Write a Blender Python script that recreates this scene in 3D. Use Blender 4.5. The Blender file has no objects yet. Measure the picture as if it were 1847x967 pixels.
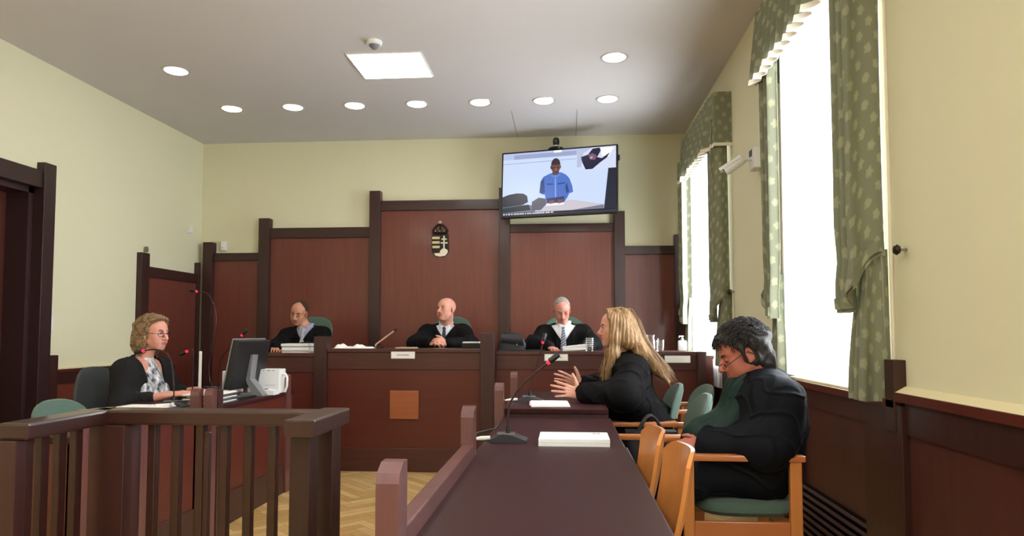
import bpy, bmesh, math, random
import numpy as np
from math import sin, cos, pi, radians, sqrt, atan2
from mathutils import Vector, Matrix, Euler

S = bpy.context.scene
COL = S.collection
random.seed(7)

# ------------------------------------------------------------------ camera, world, exposure
cd = bpy.data.cameras.new('camera')
cam = bpy.data.objects.new('camera', cd)
COL.objects.link(cam)
cd.sensor_fit = 'HORIZONTAL'
cd.sensor_width = 36.0
cd.lens = 1250.0 / 1847.0 * 36.0
cd.shift_y = 51.0 / 1847.0
cd.clip_start = 0.05
cam.location = (0, 0, 1.2)
cam.rotation_euler = (radians(93.0), 0, radians(4.45))
S.camera = cam

world = bpy.data.worlds.new('overcast sky')
S.world = world
world.use_nodes = True
wn = world.node_tree.nodes
bg = wn['Background']
bg.inputs[0].default_value = (0.80, 0.90, 1.0, 1)
bg.inputs[1].default_value = 6.0
S.view_settings.view_transform = 'Standard'
S.view_settings.look = 'None'
S.view_settings.exposure = 0.72
S.view_settings.gamma = 1.0
S.view_settings.use_curve_mapping = False
DAY = 50.0      # daylight through each window (W)
LED = 9.5       # glow of the square ceiling panels
SPOT = 3.0     # glow of the round downlights

XL, XR, YB, YF, ZC = -4.33, 1.355, 7.90, -2.2, 3.46   # the room

def area(name, loc, rot, sx, sy, power, col):
    l = bpy.data.lights.new(name, 'AREA'); l.shape = 'RECTANGLE'; l.size = sx; l.size_y = sy
    l.energy = power; l.color = col
    o = bpy.data.objects.new(name, l); COL.objects.link(o)
    o.location = loc; o.rotation_euler = rot
    return o
# daylight entering each tall window, between the glass and the sheer curtain
area('window_daylight', (1.50, 3.62, 2.0), (0, radians(90), 0), 2.0, 1.15, DAY, (0.90, 0.95, 1.0))
area('window_daylight', (1.50, 6.50, 2.0), (0, radians(90), 0), 2.0, 1.15, DAY, (0.90, 0.95, 1.0))
area('window_daylight', (1.50, 0.4, 2.0), (0, radians(90), 0), 2.0, 1.15, DAY * 1.2, (0.90, 0.95, 1.0))  # daylight of an unseen window, added beside the camera for the near walls

# ------------------------------------------------------------------ materials
MATS = {}
def lin(c):
    return tuple((x / 255.0 / 12.92) if x / 255.0 <= 0.04045 else ((x / 255.0 + 0.055) / 1.055) ** 2.4 for x in c)
def mat(name, col, rough=0.6, metal=0.0, var=0.0, vscale=(8, 8, 8), bump=0.0, bscale=60.0, coat=0.0, spec=0.5,
        emit=0.0, trans=0.0, ior=1.45, sheen=0.0, subs=0.0, col2=None):
    if name in MATS: return MATS[name]
    m = bpy.data.materials.new(name); m.use_nodes = True
    nt = m.node_tree; b = nt.nodes['Principled BSDF']
    c = lin(col)
    b.inputs['Base Color'].default_value = (*c, 1)
    b.inputs['Roughness'].default_value = rough
    b.inputs['Metallic'].default_value = metal
    b.inputs['Specular IOR Level'].default_value = spec
    b.inputs['Coat Weight'].default_value = coat
    b.inputs['Coat Roughness'].default_value = 0.12
    b.inputs['IOR'].default_value = ior
    b.inputs['Transmission Weight'].default_value = trans
    b.inputs['Sheen Weight'].default_value = sheen
    if subs:
        b.inputs['Subsurface Weight'].default_value = subs
        b.inputs['Subsurface Radius'].default_value = (0.02, 0.006, 0.003)
        b.inputs['Subsurface Scale'].default_value = 0.5
    if emit:
        b.inputs['Emission Color'].default_value = (*c, 1)
        b.inputs['Emission Strength'].default_value = emit
    tc = nt.nodes.new('ShaderNodeTexCoord')
    if var or col2:
        mp = nt.nodes.new('ShaderNodeMapping'); mp.inputs['Scale'].default_value = vscale
        nz = nt.nodes.new('ShaderNodeTexNoise'); nz.inputs['Detail'].default_value = 5.0; nz.inputs['Scale'].default_value = 1.0
        nz.inputs['Roughness'].default_value = 0.6
        nt.links.new(tc.outputs['Object'], mp.inputs[0]); nt.links.new(mp.outputs[0], nz.inputs['Vector'])
        rp = nt.nodes.new('ShaderNodeValToRGB')
        e = rp.color_ramp.elements
        if col2:
            c2 = lin(col2)
            e[0].position = 0.35; e[1].position = 0.65
            e[0].color = (*c, 1); e[1].color = (*c2, 1)
        else:
            e[0].position = 0.25; e[1].position = 0.75
            e[0].color = (*[x * (1 - var) for x in c], 1); e[1].color = (*[min(1, x * (1 + var)) for x in c], 1)
        nt.links.new(nz.outputs['Fac'], rp.inputs[0]); nt.links.new(rp.outputs[0], b.inputs['Base Color'])
    if bump:
        nb = nt.nodes.new('ShaderNodeTexNoise'); nb.inputs['Scale'].default_value = bscale; nb.inputs['Detail'].default_value = 4
        bp = nt.nodes.new('ShaderNodeBump'); bp.inputs['Strength'].default_value = bump; bp.inputs['Distance'].default_value = 0.003
        nt.links.new(tc.outputs['Object'], nb.inputs['Vector']); nt.links.new(nb.outputs['Fac'], bp.inputs['Height'])
        nt.links.new(bp.outputs[0], b.inputs['Normal'])
    MATS[name] = m
    return m

def wood(name, col, rough=0.35, coat=0.3, axis=2, var=0.28):
    sc = [26, 26, 26]; sc[axis] = 1.6
    return mat(name, col, rough=rough, var=var, vscale=tuple(sc), coat=coat)

M = {}
M['panel'] = wood('mahogany veneer', (110, 54, 42), 0.38, 0.25, var=0.16)
M['frame'] = wood('dark stained frame wood', (56, 28, 25), 0.42, 0.2)
M['frame_x'] = wood('dark stained rail wood', (56, 28, 25), 0.42, 0.2, axis=0)
M['benchwood'] = wood('bench mahogany', (72, 33, 28), 0.38, 0.3, axis=0)
M['bench_panel'] = wood('bench red panel', (84, 32, 22), 0.4, 0.2, axis=0, var=0.12)
M['tabletop'] = wood('polished table top', (52, 24, 25), 0.42, 0.0, axis=1, var=0.16); M['tabletop'].node_tree.nodes['Principled BSDF'].inputs['Specular IOR Level'].default_value = 0.16
M['square'] = wood('light oak square', (152, 84, 48), 0.45, 0.1, axis=0, var=0.1)
M['beech'] = wood('beech wood', (200, 128, 66), 0.35, 0.3, axis=2, var=0.1)
M['beech_x'] = wood('beech wood arm', (186, 112, 62), 0.32, 0.3, axis=0, var=0.1)
M['wall'] = mat('cream yellow paint', (226, 221, 188), 0.9, var=0.02, vscale=(1.2, 1.2, 1.2), bump=0.05, bscale=180)
M['cream'] = mat('cream ledge plaster', (226, 214, 172), 0.8)
M['ceil'] = mat('ceiling paint', (216, 212, 211), 0.9, var=0.02, vscale=(1, 1, 1))
M['white'] = mat('white plastic', (226, 226, 224), 0.45)
M['paper'] = mat('paper', (235, 233, 228), 0.8)
M['grey'] = mat('grey plastic', (120, 120, 122), 0.4)
M['dgrey'] = mat('dark grey plastic', (62, 62, 64), 0.4)
M['black'] = mat('black plastic', (16, 16, 18), 0.35)
M['blackcloth'] = mat('black leather', (20, 19, 21), 0.5)
M['metal'] = mat('brushed metal', (170, 170, 170), 0.3, metal=1.0)
M['greenfab'] = mat('green wool upholstery', (76, 98, 86), 0.95, var=0.12, vscale=(90, 90, 90), bump=0.3, bscale=300, sheen=0.2)
M['greyfab'] = mat('dark grey upholstery', (66, 70, 72), 0.95, var=0.1, vscale=(90, 90, 90))
M['led'] = mat('lit led panel', (255, 252, 246), 0.5, emit=LED)
M['spot'] = mat('lit downlight glass', (255, 248, 236), 0.5, emit=SPOT)
M['redled'] = mat('red ring light', (255, 20, 45), 0.4, emit=3.0)
M['glass'] = mat('clear glass', (255, 255, 255), 0.02, trans=1.0, ior=1.45)
M['plate'] = mat('name plate', (214, 208, 200), 0.5)

# ------------------------------------------------------------------ mesh helper
class MB:
    def __init__(s): s.v = []; s.f = []; s.m = []
    def add(s, verts, faces, mi=0):
        n = len(s.v); s.v.extend([tuple(v) for v in verts])
        s.f.extend([tuple(i + n for i in f) for f in faces]); s.m.extend([mi] * len(faces))
        return s
    def box(s, x0, x1, y0, y1, z0, z1, b=0.0, mi=0, R=None, piv=None):
        if x0 > x1: x0, x1 = x1, x0
        if y0 > y1: y0, y1 = y1, y0
        if z0 > z1: z0, z1 = z1, z0
        b = min(b, (x1 - x0) * .45, (y1 - y0) * .45, (z1 - z0) * .45)
        if b <= 0:
            V = [(x, y, z) for z in (z0, z1) for y in (y0, y1) for x in (x0, x1)]
            Fc = [(0, 2, 3, 1), (4, 5, 7, 6), (0, 1, 5, 4), (2, 6, 7, 3), (0, 4, 6, 2), (1, 3, 7, 5)]
        else:
            bm = bmesh.new(); bmesh.ops.create_cube(bm, size=1.0)
            for v in bm.verts:
                v.co = ((x0 + x1) / 2 + v.co.x * (x1 - x0), (y0 + y1) / 2 + v.co.y * (y1 - y0), (z0 + z1) / 2 + v.co.z * (z1 - z0))
            bmesh.ops.bevel(bm, geom=bm.edges[:], offset=b, segments=2, profile=0.6, affect='EDGES')
            V = [tuple(v.co) for v in bm.verts]; Fc = [[v.index for v in f.verts] for f in bm.faces]
            bm.verts.index_update(); Fc = [[v.index for v in f.verts] for f in bm.faces]
            bm.free()
        if R is not None:
            p = Vector(piv or ((x0 + x1) / 2, (y0 + y1) / 2, (z0 + z1) / 2))
            V = [tuple(R @ (Vector(v) - p) + p) for v in V]
        return s.add(V, Fc, mi)
    def tube(s, pts, r, n=10, mi=0, cap=True, flat=1.0):
        pts = [Vector(p) for p in pts]; rs = r if isinstance(r, (list, tuple)) else [r] * len(pts)
        V = []; Fc = []; prev = None
        for i, p in enumerate(pts):
            d = (pts[min(i + 1, len(pts) - 1)] - pts[max(i - 1, 0)]).normalized()
            if prev is None:
                a = Vector((0, 0, 1)) if abs(d.z) < .9 else Vector((1, 0, 0))
                u = d.cross(a).normalized()
            else:
                u = (prev - d * prev.dot(d)).normalized()
            prev = u; w = d.cross(u)
            for k in range(n):
                t = 2 * pi * k / n
                V.append(p + (u * cos(t) + w * sin(t) * flat) * rs[i])
        for i in range(len(pts) - 1):
            for k in range(n):
                a = i * n + k; b2 = i * n + (k + 1) % n
                Fc.append((a, b2, b2 + n, a + n))
        if cap:
            Fc.append(tuple(range(n - 1, -1, -1))); Fc.append(tuple(range((len(pts) - 1) * n, len(pts) * n)))
        return s.add(V, Fc, mi)
    def lathe(s, prof, c=(0, 0, 0), n=28, mi=0, axis='z'):
        V = []; Fc = []
        for (r, z) in prof:
            for k in range(n):
                t = 2 * pi * k / n
                q = (r * cos(t), r * sin(t), z)
                if axis == 'y': q = (q[0], q[2], q[1])
                if axis == 'x': q = (q[2], q[0], q[1])
                V.append((c[0] + q[0], c[1] + q[1], c[2] + q[2]))
        m = len(prof)
        for i in range(m - 1):
            for k in range(n):
                a = i * n + k; b2 = i * n + (k + 1) % n
                Fc.append((a, b2, b2 + n, a + n))
        if prof[0][0] > 1e-5: Fc.append(tuple(range(n - 1, -1, -1)))
        if prof[-1][0] > 1e-5: Fc.append(tuple(range((m - 1) * n, m * n)))
        return s.add(V, Fc, mi)
    def prism(s, poly, a0, a1, plane='yz', mi=0):
        """poly in the given plane, extruded along the third axis from a0 to a1"""
        def P(u, v, w):
            return {'yz': (w, u, v), 'xz': (u, w, v), 'xy': (u, v, w)}[plane]
        n = len(poly)
        V = [P(u, v, a0) for u, v in poly] + [P(u, v, a1) for u, v in poly]
        Fc = [tuple(range(n)), tuple(range(2 * n - 1, n - 1, -1))]
        for i in range(n):
            j = (i + 1) % n
            Fc.append((j, i, i + n, j + n))
        return s.add(V, Fc, mi)
    def grid(s, fn, nu, nv, thick=0.0, mi=0, closeu=False):
        """fn(u,v) -> point, u,v in 0..1; thick gives a real thickness along the normals"""
        P = [[Vector(fn(i / nu, j / nv)) for j in range(nv + 1)] for i in range(nu + 1)]
        V = [p for r in P for p in r]; w = nv + 1
        Fc = [(i * w + j, (i + 1) * w + j, (i + 1) * w + j + 1, i * w + j + 1) for i in range(nu) for j in range(nv)]
        if thick:
            N = []
            for i in range(nu + 1):
                for j in range(nv + 1):
                    du = P[min(i + 1, nu)][j] - P[max(i - 1, 0)][j]; dv = P[i][min(j + 1, nv)] - P[i][max(j - 1, 0)]
                    nn = du.cross(dv); N.append(nn.normalized() if nn.length > 1e-9 else Vector((0, 0, 1)))
            base = len(V)
            V = V + [V[k] - N[k] * thick for k in range(base)]
            Fb = [tuple(base + i for i in reversed(f)) for f in Fc]
            edge = [(i * w, (i + 1) * w) for i in range(nu)] + [((i + 1) * w + nv, i * w + nv) for i in range(nu)]
            edge += [(j + 1, j) for j in range(nv)] + [(nu * w + j, nu * w + j + 1) for j in range(nv)]
            Fe = [(b2, a, a + base, b2 + base) for a, b2 in edge]
            Fc = Fc + Fb + Fe
        return s.add(V, Fc, mi)
    def fix(s):
        me = bpy.data.meshes.new('m'); me.from_pydata(s.v, [], s.f)
        bm = bmesh.new(); bm.from_mesh(me); bmesh.ops.recalc_face_normals(bm, faces=bm.faces[:]); bm.to_mesh(me); bm.free()
        return me
    def build(s, name, mats, parent=None, smooth=False, loc=None):
        me = s.fix(); me.name = name
        mats = mats if isinstance(mats, (list, tuple)) else [mats]
        for m in mats: me.materials.append(m)
        me.polygons.foreach_set('material_index', s.m)
        if smooth:
            me.polygons.foreach_set('use_smooth', [True] * len(me.polygons))
            try: me.set_sharp_from_angle(angle=radians(40))
            except Exception: pass
        o = bpy.data.objects.new(name, me); COL.objects.link(o)
        if parent: o.parent = parent
        if loc: o.location = loc
        return o

def tag(o, label, cat=None, group=None, kind=None):
    if label: o['label'] = label
    if cat: o['category'] = cat
    if group: o['group'] = group
    if kind: o['kind'] = kind
    return o
def thing(name, label, cat, loc=(0, 0, 0), rz=0.0, group=None):
    o = bpy.data.objects.new(name, None); COL.objects.link(o)
    o.empty_display_size = 0.1
    o.location = loc; o.rotation_euler = (0, 0, rz)
    return tag(o, label, cat, group)
def struct(name, mb, m, smooth=False, parent=None):
    o = mb.build(name, m, parent, smooth)
    if not parent: o['kind'] = 'structure'
    return o
def copy_tree(o, parent=None):
    c = o.copy(); COL.objects.link(c)
    if parent: c.parent = parent
    for ch in list(o.children): copy_tree(ch, c)
    return c
def B(*a, **k): return MB().box(*a, **k)
# ------------------------------------------------------------------ the room
# floor of oak herringbone blocks
def herring():
    m = MB(); L, Wd = 0.36, 0.072; g = 0.0012
    r = random.Random(3)
    n = int(L / Wd)
    c, s_ = cos(pi / 4), sin(pi / 4)
    def rect(u0, v0, du, dv):
        pts = [(u0 + g, v0 + g), (u0 + du - g, v0 + g), (u0 + du - g, v0 + dv - g), (u0 + g, v0 + dv - g)]
        P = [((u * c - v * s_) + -1.5, (u * s_ + v * c) + 3.0) for u, v in pts]
        if all(XL - .1 < x < XR + .1 and YF - .1 < y < YB + .1 for x, y in P):
            k = len(m.v); m.v.extend([(x, y, 0.0) for x, y in P]); m.f.append((k, k + 1, k + 2, k + 3)); m.m.append(0)
    N = 110
    for i in range(-N, N):
        for j in range(-14, 15):
            # herringbone: horizontal blocks step diagonally, vertical blocks fill
            u = i * Wd + j * 2 * L * 0.5; v = i * Wd - j * 2 * L * 0.5
            rect(u, v, L, Wd)
            rect(u + L - 0 , v - L + Wd + 0, Wd, L)
    return m
fm = herring()
# joints and border under the blocks
fl = MB().box(XL - .3, XR + .3, YF - .3, YB + .3, -0.12, -0.0015, mi=1)
n0 = len(fm.v)
fm.add(fl.v, fl.f, 1)
mf = bpy.data.materials.new('oak parquet'); mf.use_nodes = True
nt = mf.node_tree; pb = nt.nodes['Principled BSDF']
gm = nt.nodes.new('ShaderNodeNewGeometry'); rp = nt.nodes.new('ShaderNodeValToRGB')
rp.color_ramp.elements[0].color = (*lin((196, 154, 92)), 1); rp.color_ramp.elements[1].color = (*lin((232, 196, 134)), 1)
nt.links.new(gm.outputs['Random Per Island'], rp.inputs[0])
tc = nt.nodes.new('ShaderNodeTexCoord'); nz = nt.nodes.new('ShaderNodeTexNoise'); nz.inputs['Scale'].default_value = 14
mx = nt.nodes.new('ShaderNodeMix'); mx.data_type = 'RGBA'; mx.blend_type = 'MULTIPLY'; mx.inputs[0].default_value = 0.35
nt.links.new(tc.outputs['Object'], nz.inputs['Vector']); nt.links.new(rp.outputs[0], mx.inputs[6]); nt.links.new(nz.outputs['Color'], mx.inputs[7])
nt.links.new(mx.outputs[2], pb.inputs['Base Color']); pb.inputs['Roughness'].default_value = 0.3
struct('floor', fm, [mf, wood('floor joint wood', (120, 84, 48), 0.5, 0.0)])

struct('ceiling', B(XL - .3, XR + .6, YF - .3, YB + .3, ZC, ZC + .15), M['ceil'])
for k, x in enumerate((-0.55, 0.12)):     # joints in the ceiling boards by the camera
    m = MB().box(x, x + .004, 6.95 + .25 * k * 0, YB, ZC - .002, ZC)
    struct('trim_%d' % (k + 20), m, mat('ceiling joint', (120, 112, 108), 0.9))
struct('wall_left', MB().box(XL - .3, XL, YF - .3, 4.28, 0, ZC).box(XL - .3, XL, 5.32, YB + .3, 0, ZC).box(XL - .3, XL, 4.28, 5.32, 2.40, ZC), M['wall'])
struct('wall_back', B(XL, XR, YB, YB + .3, 0, ZC), M['wall'])
struct('wall_rear', B(XL, XR, YF - .3, YF, 0, ZC), M['wall'])
# right wall with tall window openings
WIN = [(5.90, 7.08), (3.05, 4.22), (-0.2, 1.0)]  # last opening: unseen window added beside the camera for its light
zs, zt = 0.93, 3.05
wr = MB()
ys = [YF - .3, -0.2, 1.0, 3.05, 4.22, 5.90, 7.08, YB + .3]
for k in range(len(ys) - 1):
    if k % 2 == 0: wr.box(XR, XR + .35, ys[k], ys[k + 1], 0, ZC)
    else:
        wr.box(XR, XR + .35, ys[k], ys[k + 1], 0, zs).box(XR, XR + .35, ys[k], ys[k + 1], zt, ZC)
struct('wall_right', wr, M['wall'])
for k, (y0, y1) in enumerate(WIN):
    f = MB()
    x0, x1 = XR + .20, XR + .26
    f.box(x0, x1, y0, y0 + .07, zs, zt).box(x0, x1, y1 - .07, y1, zs, zt).box(x0, x1, y0, y1, zs, zs + .08).box(x0, x1, y0, y1, zt - .08, zt)
    ym = (y0 + y1) / 2
    f.box(x0, x1, ym - .045, ym + .045, zs, zt).box(x0, x1, y0, y1, 2.35, 2.43)
    w = struct('window_%d' % (k + 1), f, M['white'])
    pane = B(x0 + .02, x0 + .028, y0 + .05, y1 - .05, zs + .05, zt - .05).build('pane', M['glass'], w)
    sill = B(XR - .035, XR + .20, y0 - .02 if k != 1 else y0 - .02, y1 + .02, zs - .012, zs + .014, b=.004).build('window_sill', M['cream'], w)

# ---- wood panelling of the back wall, stepping up towards the middle
yb = YB
def panelwork(name, label, posts, rails, z_fn=None):
    pass
bw = thing('wall_panelling', 'tall stepped mahogany panelling with dark posts across the back wall', 'wall panelling', (-1.45, YB, 0))
def wpart(name, x0, x1, y0, y1, z0, z1, m, b=.004):
    o = MB().box(x0 + 1.45, x1 + 1.45, y0 - YB, y1 - YB, z0, z1, b=b).build(name, m, bw); return o
POSTS = [(-4.253, -4.137, 2.262), (-3.581, -3.453, 2.537), (-2.262, -2.135, 2.84), (-.757, -.633, 2.853), (.544, .664, 2.566), (1.209, 1.332, 2.294)]
RAILS = [(2.135, 2.045), (2.424, 2.304), (2.727, 2.612), (2.436, 2.34), (2.174, 2.078)]
for k, (a, b_, t) in enumerate(POSTS):
    wpart('post', a, b_, 7.80, YB, 0.0, t, M['frame'])
for k, (t, bt) in enumerate(RAILS):
    a = POSTS[k][1]; b_ = POSTS[k + 1][0]
    wpart('rail', a, b_, 7.83, YB, bt, t, M['frame_x'])
    wpart('panel', a, b_, 7.862, YB, 0.1, bt, M['panel'], b=0)
    wpart('plinth', a, b_, 7.84, YB, 0.0, 0.1, M['frame_x'])

# ---- left wall: panelling bay, dado, door
lw = thing('wall_panelling', 'low panelling bay with dark posts on the left wall beside the back corner', 'wall panelling', (XL, 7.2, 0))
def lpart(name, y0, y1, z0, z1, d, m): return MB().box(0, d, y0 - 7.2, y1 - 7.2, z0, z1, b=.003).build(name, m, lw)
lpart('post', 6.67, 6.80, 0, 2.013, .06, M['frame']); lpart('post', 7.76, 7.795, 0, 2.016, .06, M['frame'])
lpart('rail', 6.80, 7.76, 1.775, 1.882, .045, M['frame']); lpart('panel', 6.80, 7.76, .1, 1.775, .025, M['panel']); lpart('plinth', 6.80, 7.76, 0, .1, .04, M['frame'])
# dado on the left
d = MB(); d.box(XL, XL + .045, 5.56, 6.67, .86, .888, b=.003)
struct('trim_1', d, M['bench_panel'])
struct('trim_2', MB().box(XL, XL + .03, 5.56, 6.67, .76, .86), M['frame'])
struct('trim_3', MB().box(XL, XL + .02, 5.56, 6.67, 0, .76), M['panel'])
struct('trim_4', MB().box(XL, XL + .05, 5.446, 5.565, 0, 1.01, b=.003), M['frame'])
struct('trim_5', MB().box(XL, XL + .05, 5.56, 6.67, .888, .897), M['cream'])
# door with a heavy dark frame
dr = MB()
dr.box(XL - .02, XL + .07, 5.315, 5.446, 0, 2.60, b=.004).box(XL - .02, XL + .05, 4.1, 5.32, 2.385, 2.53, b=.004).box(XL - .02, XL + .07, 4.15, 4.28, 0, 2.60, b=.004)
dr.box(XL - .30, XL - .02, 5.26, 5.32, 0, 2.39).box(XL - .30, XL - .02, 4.28, 4.33, 0, 2.39).box(XL - .30, XL - .02, 4.28, 5.32, 2.34, 2.40)
D1 = struct('door_1', dr, mat('door frame wood', (50, 30, 29), 0.4, coat=.2))
dl = MB().box(XL - .27, XL - .225, 4.33, 5.26, .01, 2.34, b=.003).box(XL - .228, XL - .212, 4.33, 4.46, .01, 2.34).box(XL - .228, XL - .212, 5.13, 5.26, .01, 2.34).box(XL - .228, XL - .212, 4.46, 5.13, 2.2, 2.34).box(XL - .228, XL - .212, 4.46, 5.13, .9, 1.04).box(XL - .228, XL - .212, 4.46, 5.13, 0.01, .2)
dl.build('door_leaf', mat('door leaf wood', (84, 40, 30), 0.4, var=.12, vscale=(26, 26, 1.6)), D1)
MB().tube([(XL - .20, 4.42, 1.0), (XL - .15, 4.42, 1.0), (XL - .15, 4.52, 1.0)], .01).build('door_handle', M['metal'], D1, True)

# ---- right wall: dado, ledge, pilaster, grille
seg = MB().box(XR - .05, XR, YF, 2.90, .925, .962, b=.003).box(XR - .05, XR, 2.90, 5.80, .895, .93, b=.003).box(XR - .05, XR, 5.80, 7.8, .895, .93, b=.003)
struct('trim_6', seg, M['bench_panel'])
struct('trim_7', MB().prism([(XR - .045, .962), (XR, .962), (XR, .985), (XR - .006, .985)], YF, 2.895, 'xz'), M['cream'])
struct('trim_8', MB().box(XR - .03, XR, YF, 2.85, .80, .925).box(XR - .03, XR, 3.2, 7.8, .80, .895), M['frame'])
struct('trim_9', MB().box(XR - .015, XR, YF, 2.85, .1, .80).box(XR - .015, XR, 3.2, 4.05, .36, .80).box(XR - .015, XR, 4.16, 7.8, .1, .80), wood('dado veneer', (76, 40, 35), .4, .1, var=.18))
struct('trim_10', MB().box(XR - .045, XR, 2.85, 3.2, 0, .91, b=.003).box(XR - .045, XR, 4.05, 4.16, 0, .91, b=.003).box(XR - .05, XR, 2.895, 2.975, .8, 1.09, b=.003), M['frame'])
struct('baseboard_right', MB().box(XR - .035, XR, YF, 2.85, 0, .1, b=.003).box(XR - .035, XR, 4.16, 7.8, 0, .1, b=.003), M['frame'])
gr = thing('radiator_grille', 'dark slatted heating grille set low in the right wall panelling', 'grille', (XR, 3.62, 0))
MB().box(-.02, -.012, -.42, .43, .02, .36).build('backing', M['black'], gr)
for k in range(8):
    z = .335 - k * .04
    MB().box(-.045, -.012, -.42, .43, z - .006, z + .012, b=.003, R=Matrix.Rotation(radians(35), 3, 'Y')).build('slat', wood('grille slat wood', (74, 50, 40), .5, 0, axis=1), gr)

# ---- judges' platform
struct('trim_11', B(XL + .02, XR - .05, 6.35, 7.80, 0, .2), mat('platform carpet', (70, 40, 36), .9))
# ------------------------------------------------------------------ curtains
def floral():
    m = bpy.data.materials.new('green floral curtain cloth'); m.use_nodes = True
    nt = m.node_tree; b = nt.nodes['Principled BSDF']; b.inputs['Roughness'].default_value = 0.8
    tc = nt.nodes.new('ShaderNodeTexCoord')
    vo = nt.nodes.new('ShaderNodeTexVoronoi'); vo.voronoi_dimensions = '2D'; vo.inputs['Scale'].default_value = 1.0; vo.inputs['Randomness'].default_value = 0.12
    mp = nt.nodes.new('ShaderNodeMapping'); mp.inputs['Rotation'].default_value = (0, 0, radians(38)); mp.inputs['Scale'].default_value = (12, 12, 1)
    nt.links.new(tc.outputs['UV'], mp.inputs[0])
    nz = nt.nodes.new('ShaderNodeTexNoise'); nz.inputs['Scale'].default_value = 70; nt.links.new(tc.outputs['UV'], nz.inputs['Vector'])
    nt.links.new(mp.outputs[0], vo.inputs['Vector'])
    ad = nt.nodes.new('ShaderNodeMath'); ad.operation = 'MULTIPLY_ADD'; ad.inputs[1].default_value = 0.26
    df = nt.nodes.new('ShaderNodeVectorMath'); df.operation = 'SUBTRACT'
    nt.links.new(mp.outputs[0], df.inputs[0]); nt.links.new(vo.outputs['Position'], df.inputs[1])
    sx_ = nt.nodes.new('ShaderNodeSeparateXYZ'); nt.links.new(df.outputs[0], sx_.inputs[0])
    def mth(op, a=None, b_=None, v=None):
        n = nt.nodes.new('ShaderNodeMath'); n.operation = op
        if a is not None: nt.links.new(a, n.inputs[0])
        if b_ is not None: nt.links.new(b_, n.inputs[1])
        if v is not None: n.inputs[1].default_value = v
        return n.outputs[0]
    pet = mth('MULTIPLY', mth('COSINE', mth('MULTIPLY', mth('ARCTAN2', sx_.outputs[1], sx_.outputs[0]), v=5.0)), v=-0.030)
    dd_ = mth('ADD', vo.outputs['Distance'], pet)
    nt.links.new(nz.outputs['Fac'], ad.inputs[0]); nt.links.new(dd_, ad.inputs[2])
    rp = nt.nodes.new('ShaderNodeValToRGB'); e = rp.color_ramp.elements
    e[0].position = .33; e[0].color = (*lin((166, 165, 136)), 1); e[1].position = .42; e[1].color = (*lin((134, 137, 114)), 1)
    nt.links.new(ad.outputs[0], rp.inputs[0]); nt.links.new(rp.outputs[0], b.inputs['Base Color'])
    tr = nt.nodes.new('ShaderNodeBsdfTranslucent'); ms = nt.nodes.new('ShaderNodeMixShader'); ms.inputs[0].default_value = .12
    nt.links.new(rp.outputs[0], tr.inputs[0]); nt.links.new(b.outputs[0], ms.inputs[1]); nt.links.new(tr.outputs[0], ms.inputs[2])
    nt.links.new(ms.outputs[0], nt.nodes['Material Output'].inputs[0])
    return m
M['floral'] = floral()
def sheer():
    m = bpy.data.materials.new('sheer white net'); m.use_nodes = True
    nt = m.node_tree; nt.nodes.remove(nt.nodes['Principled BSDF'])
    t1 = nt.nodes.new('ShaderNodeBsdfTransparent'); t2 = nt.nodes.new('ShaderNodeBsdfTranslucent'); t3 = nt.nodes.new('ShaderNodeBsdfDiffuse')
    t2.inputs[0].default_value = (.93, .93, .95, 1); t3.inputs[0].default_value = (.9, .9, .92, 1)
    a = nt.nodes.new('ShaderNodeMixShader'); a.inputs[0].default_value = .25
    c = nt.nodes.new('ShaderNodeMixShader'); c.inputs[0].default_value = .62
    nt.links.new(t2.outputs[0], a.inputs[1]); nt.links.new(t3.outputs[0], a.inputs[2])
    nt.links.new(t1.outputs[0], c.inputs[1]); nt.links.new(a.outputs[0], c.inputs[2])
    nt.links.new(c.outputs[0], nt.nodes['Material Output'].inputs[0])
    return m
M['sheer'] = sheer()
M['trimw'] = mat('ivory curtain edging', (238, 230, 212), .6)

def cloth(name, fn, nu, nv, m, parent, thick=.003, us=1.0, vs=1.0):
    """surface with a UV in metres along the cloth"""
    g = MB().grid(fn, nu, nv, thick)
    o = g.build(name, m, parent, True)
    me = o.data; uv = me.uv_layers.new(name='uv')
    w = nv + 1; base = (nu + 1) * w
    arr = np.zeros((len(me.loops), 2)); vi = np.zeros(len(me.loops), int); me.loops.foreach_get('vertex_index', vi)
    k = vi % base
    arr[:, 0] = (k // w) / nu * us; arr[:, 1] = (k % w) / nv * vs
    uv.data.foreach_set('uv', arr.ravel())
    return o

def sm(a, b, t):
    t = max(0, min(1, (t - a) / (b - a))); return t * t * (3 - 2 * t)

def path_interp(P, t):
    # even interpolation along a poly line
    d = [0]
    for i in range(1, len(P)): d.append(d[-1] + math.dist(P[i], P[i - 1]))
    s = t * d[-1]
    for i in range(1, len(P)):
        if s <= d[i] or i == len(P) - 1:
            f = (s - d[i - 1]) / max(1e-9, d[i] - d[i - 1]); f = min(1, max(0, f))
            return tuple(P[i - 1][k] + (P[i][k] - P[i - 1][k]) * f for k in range(len(P[0])))

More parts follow.
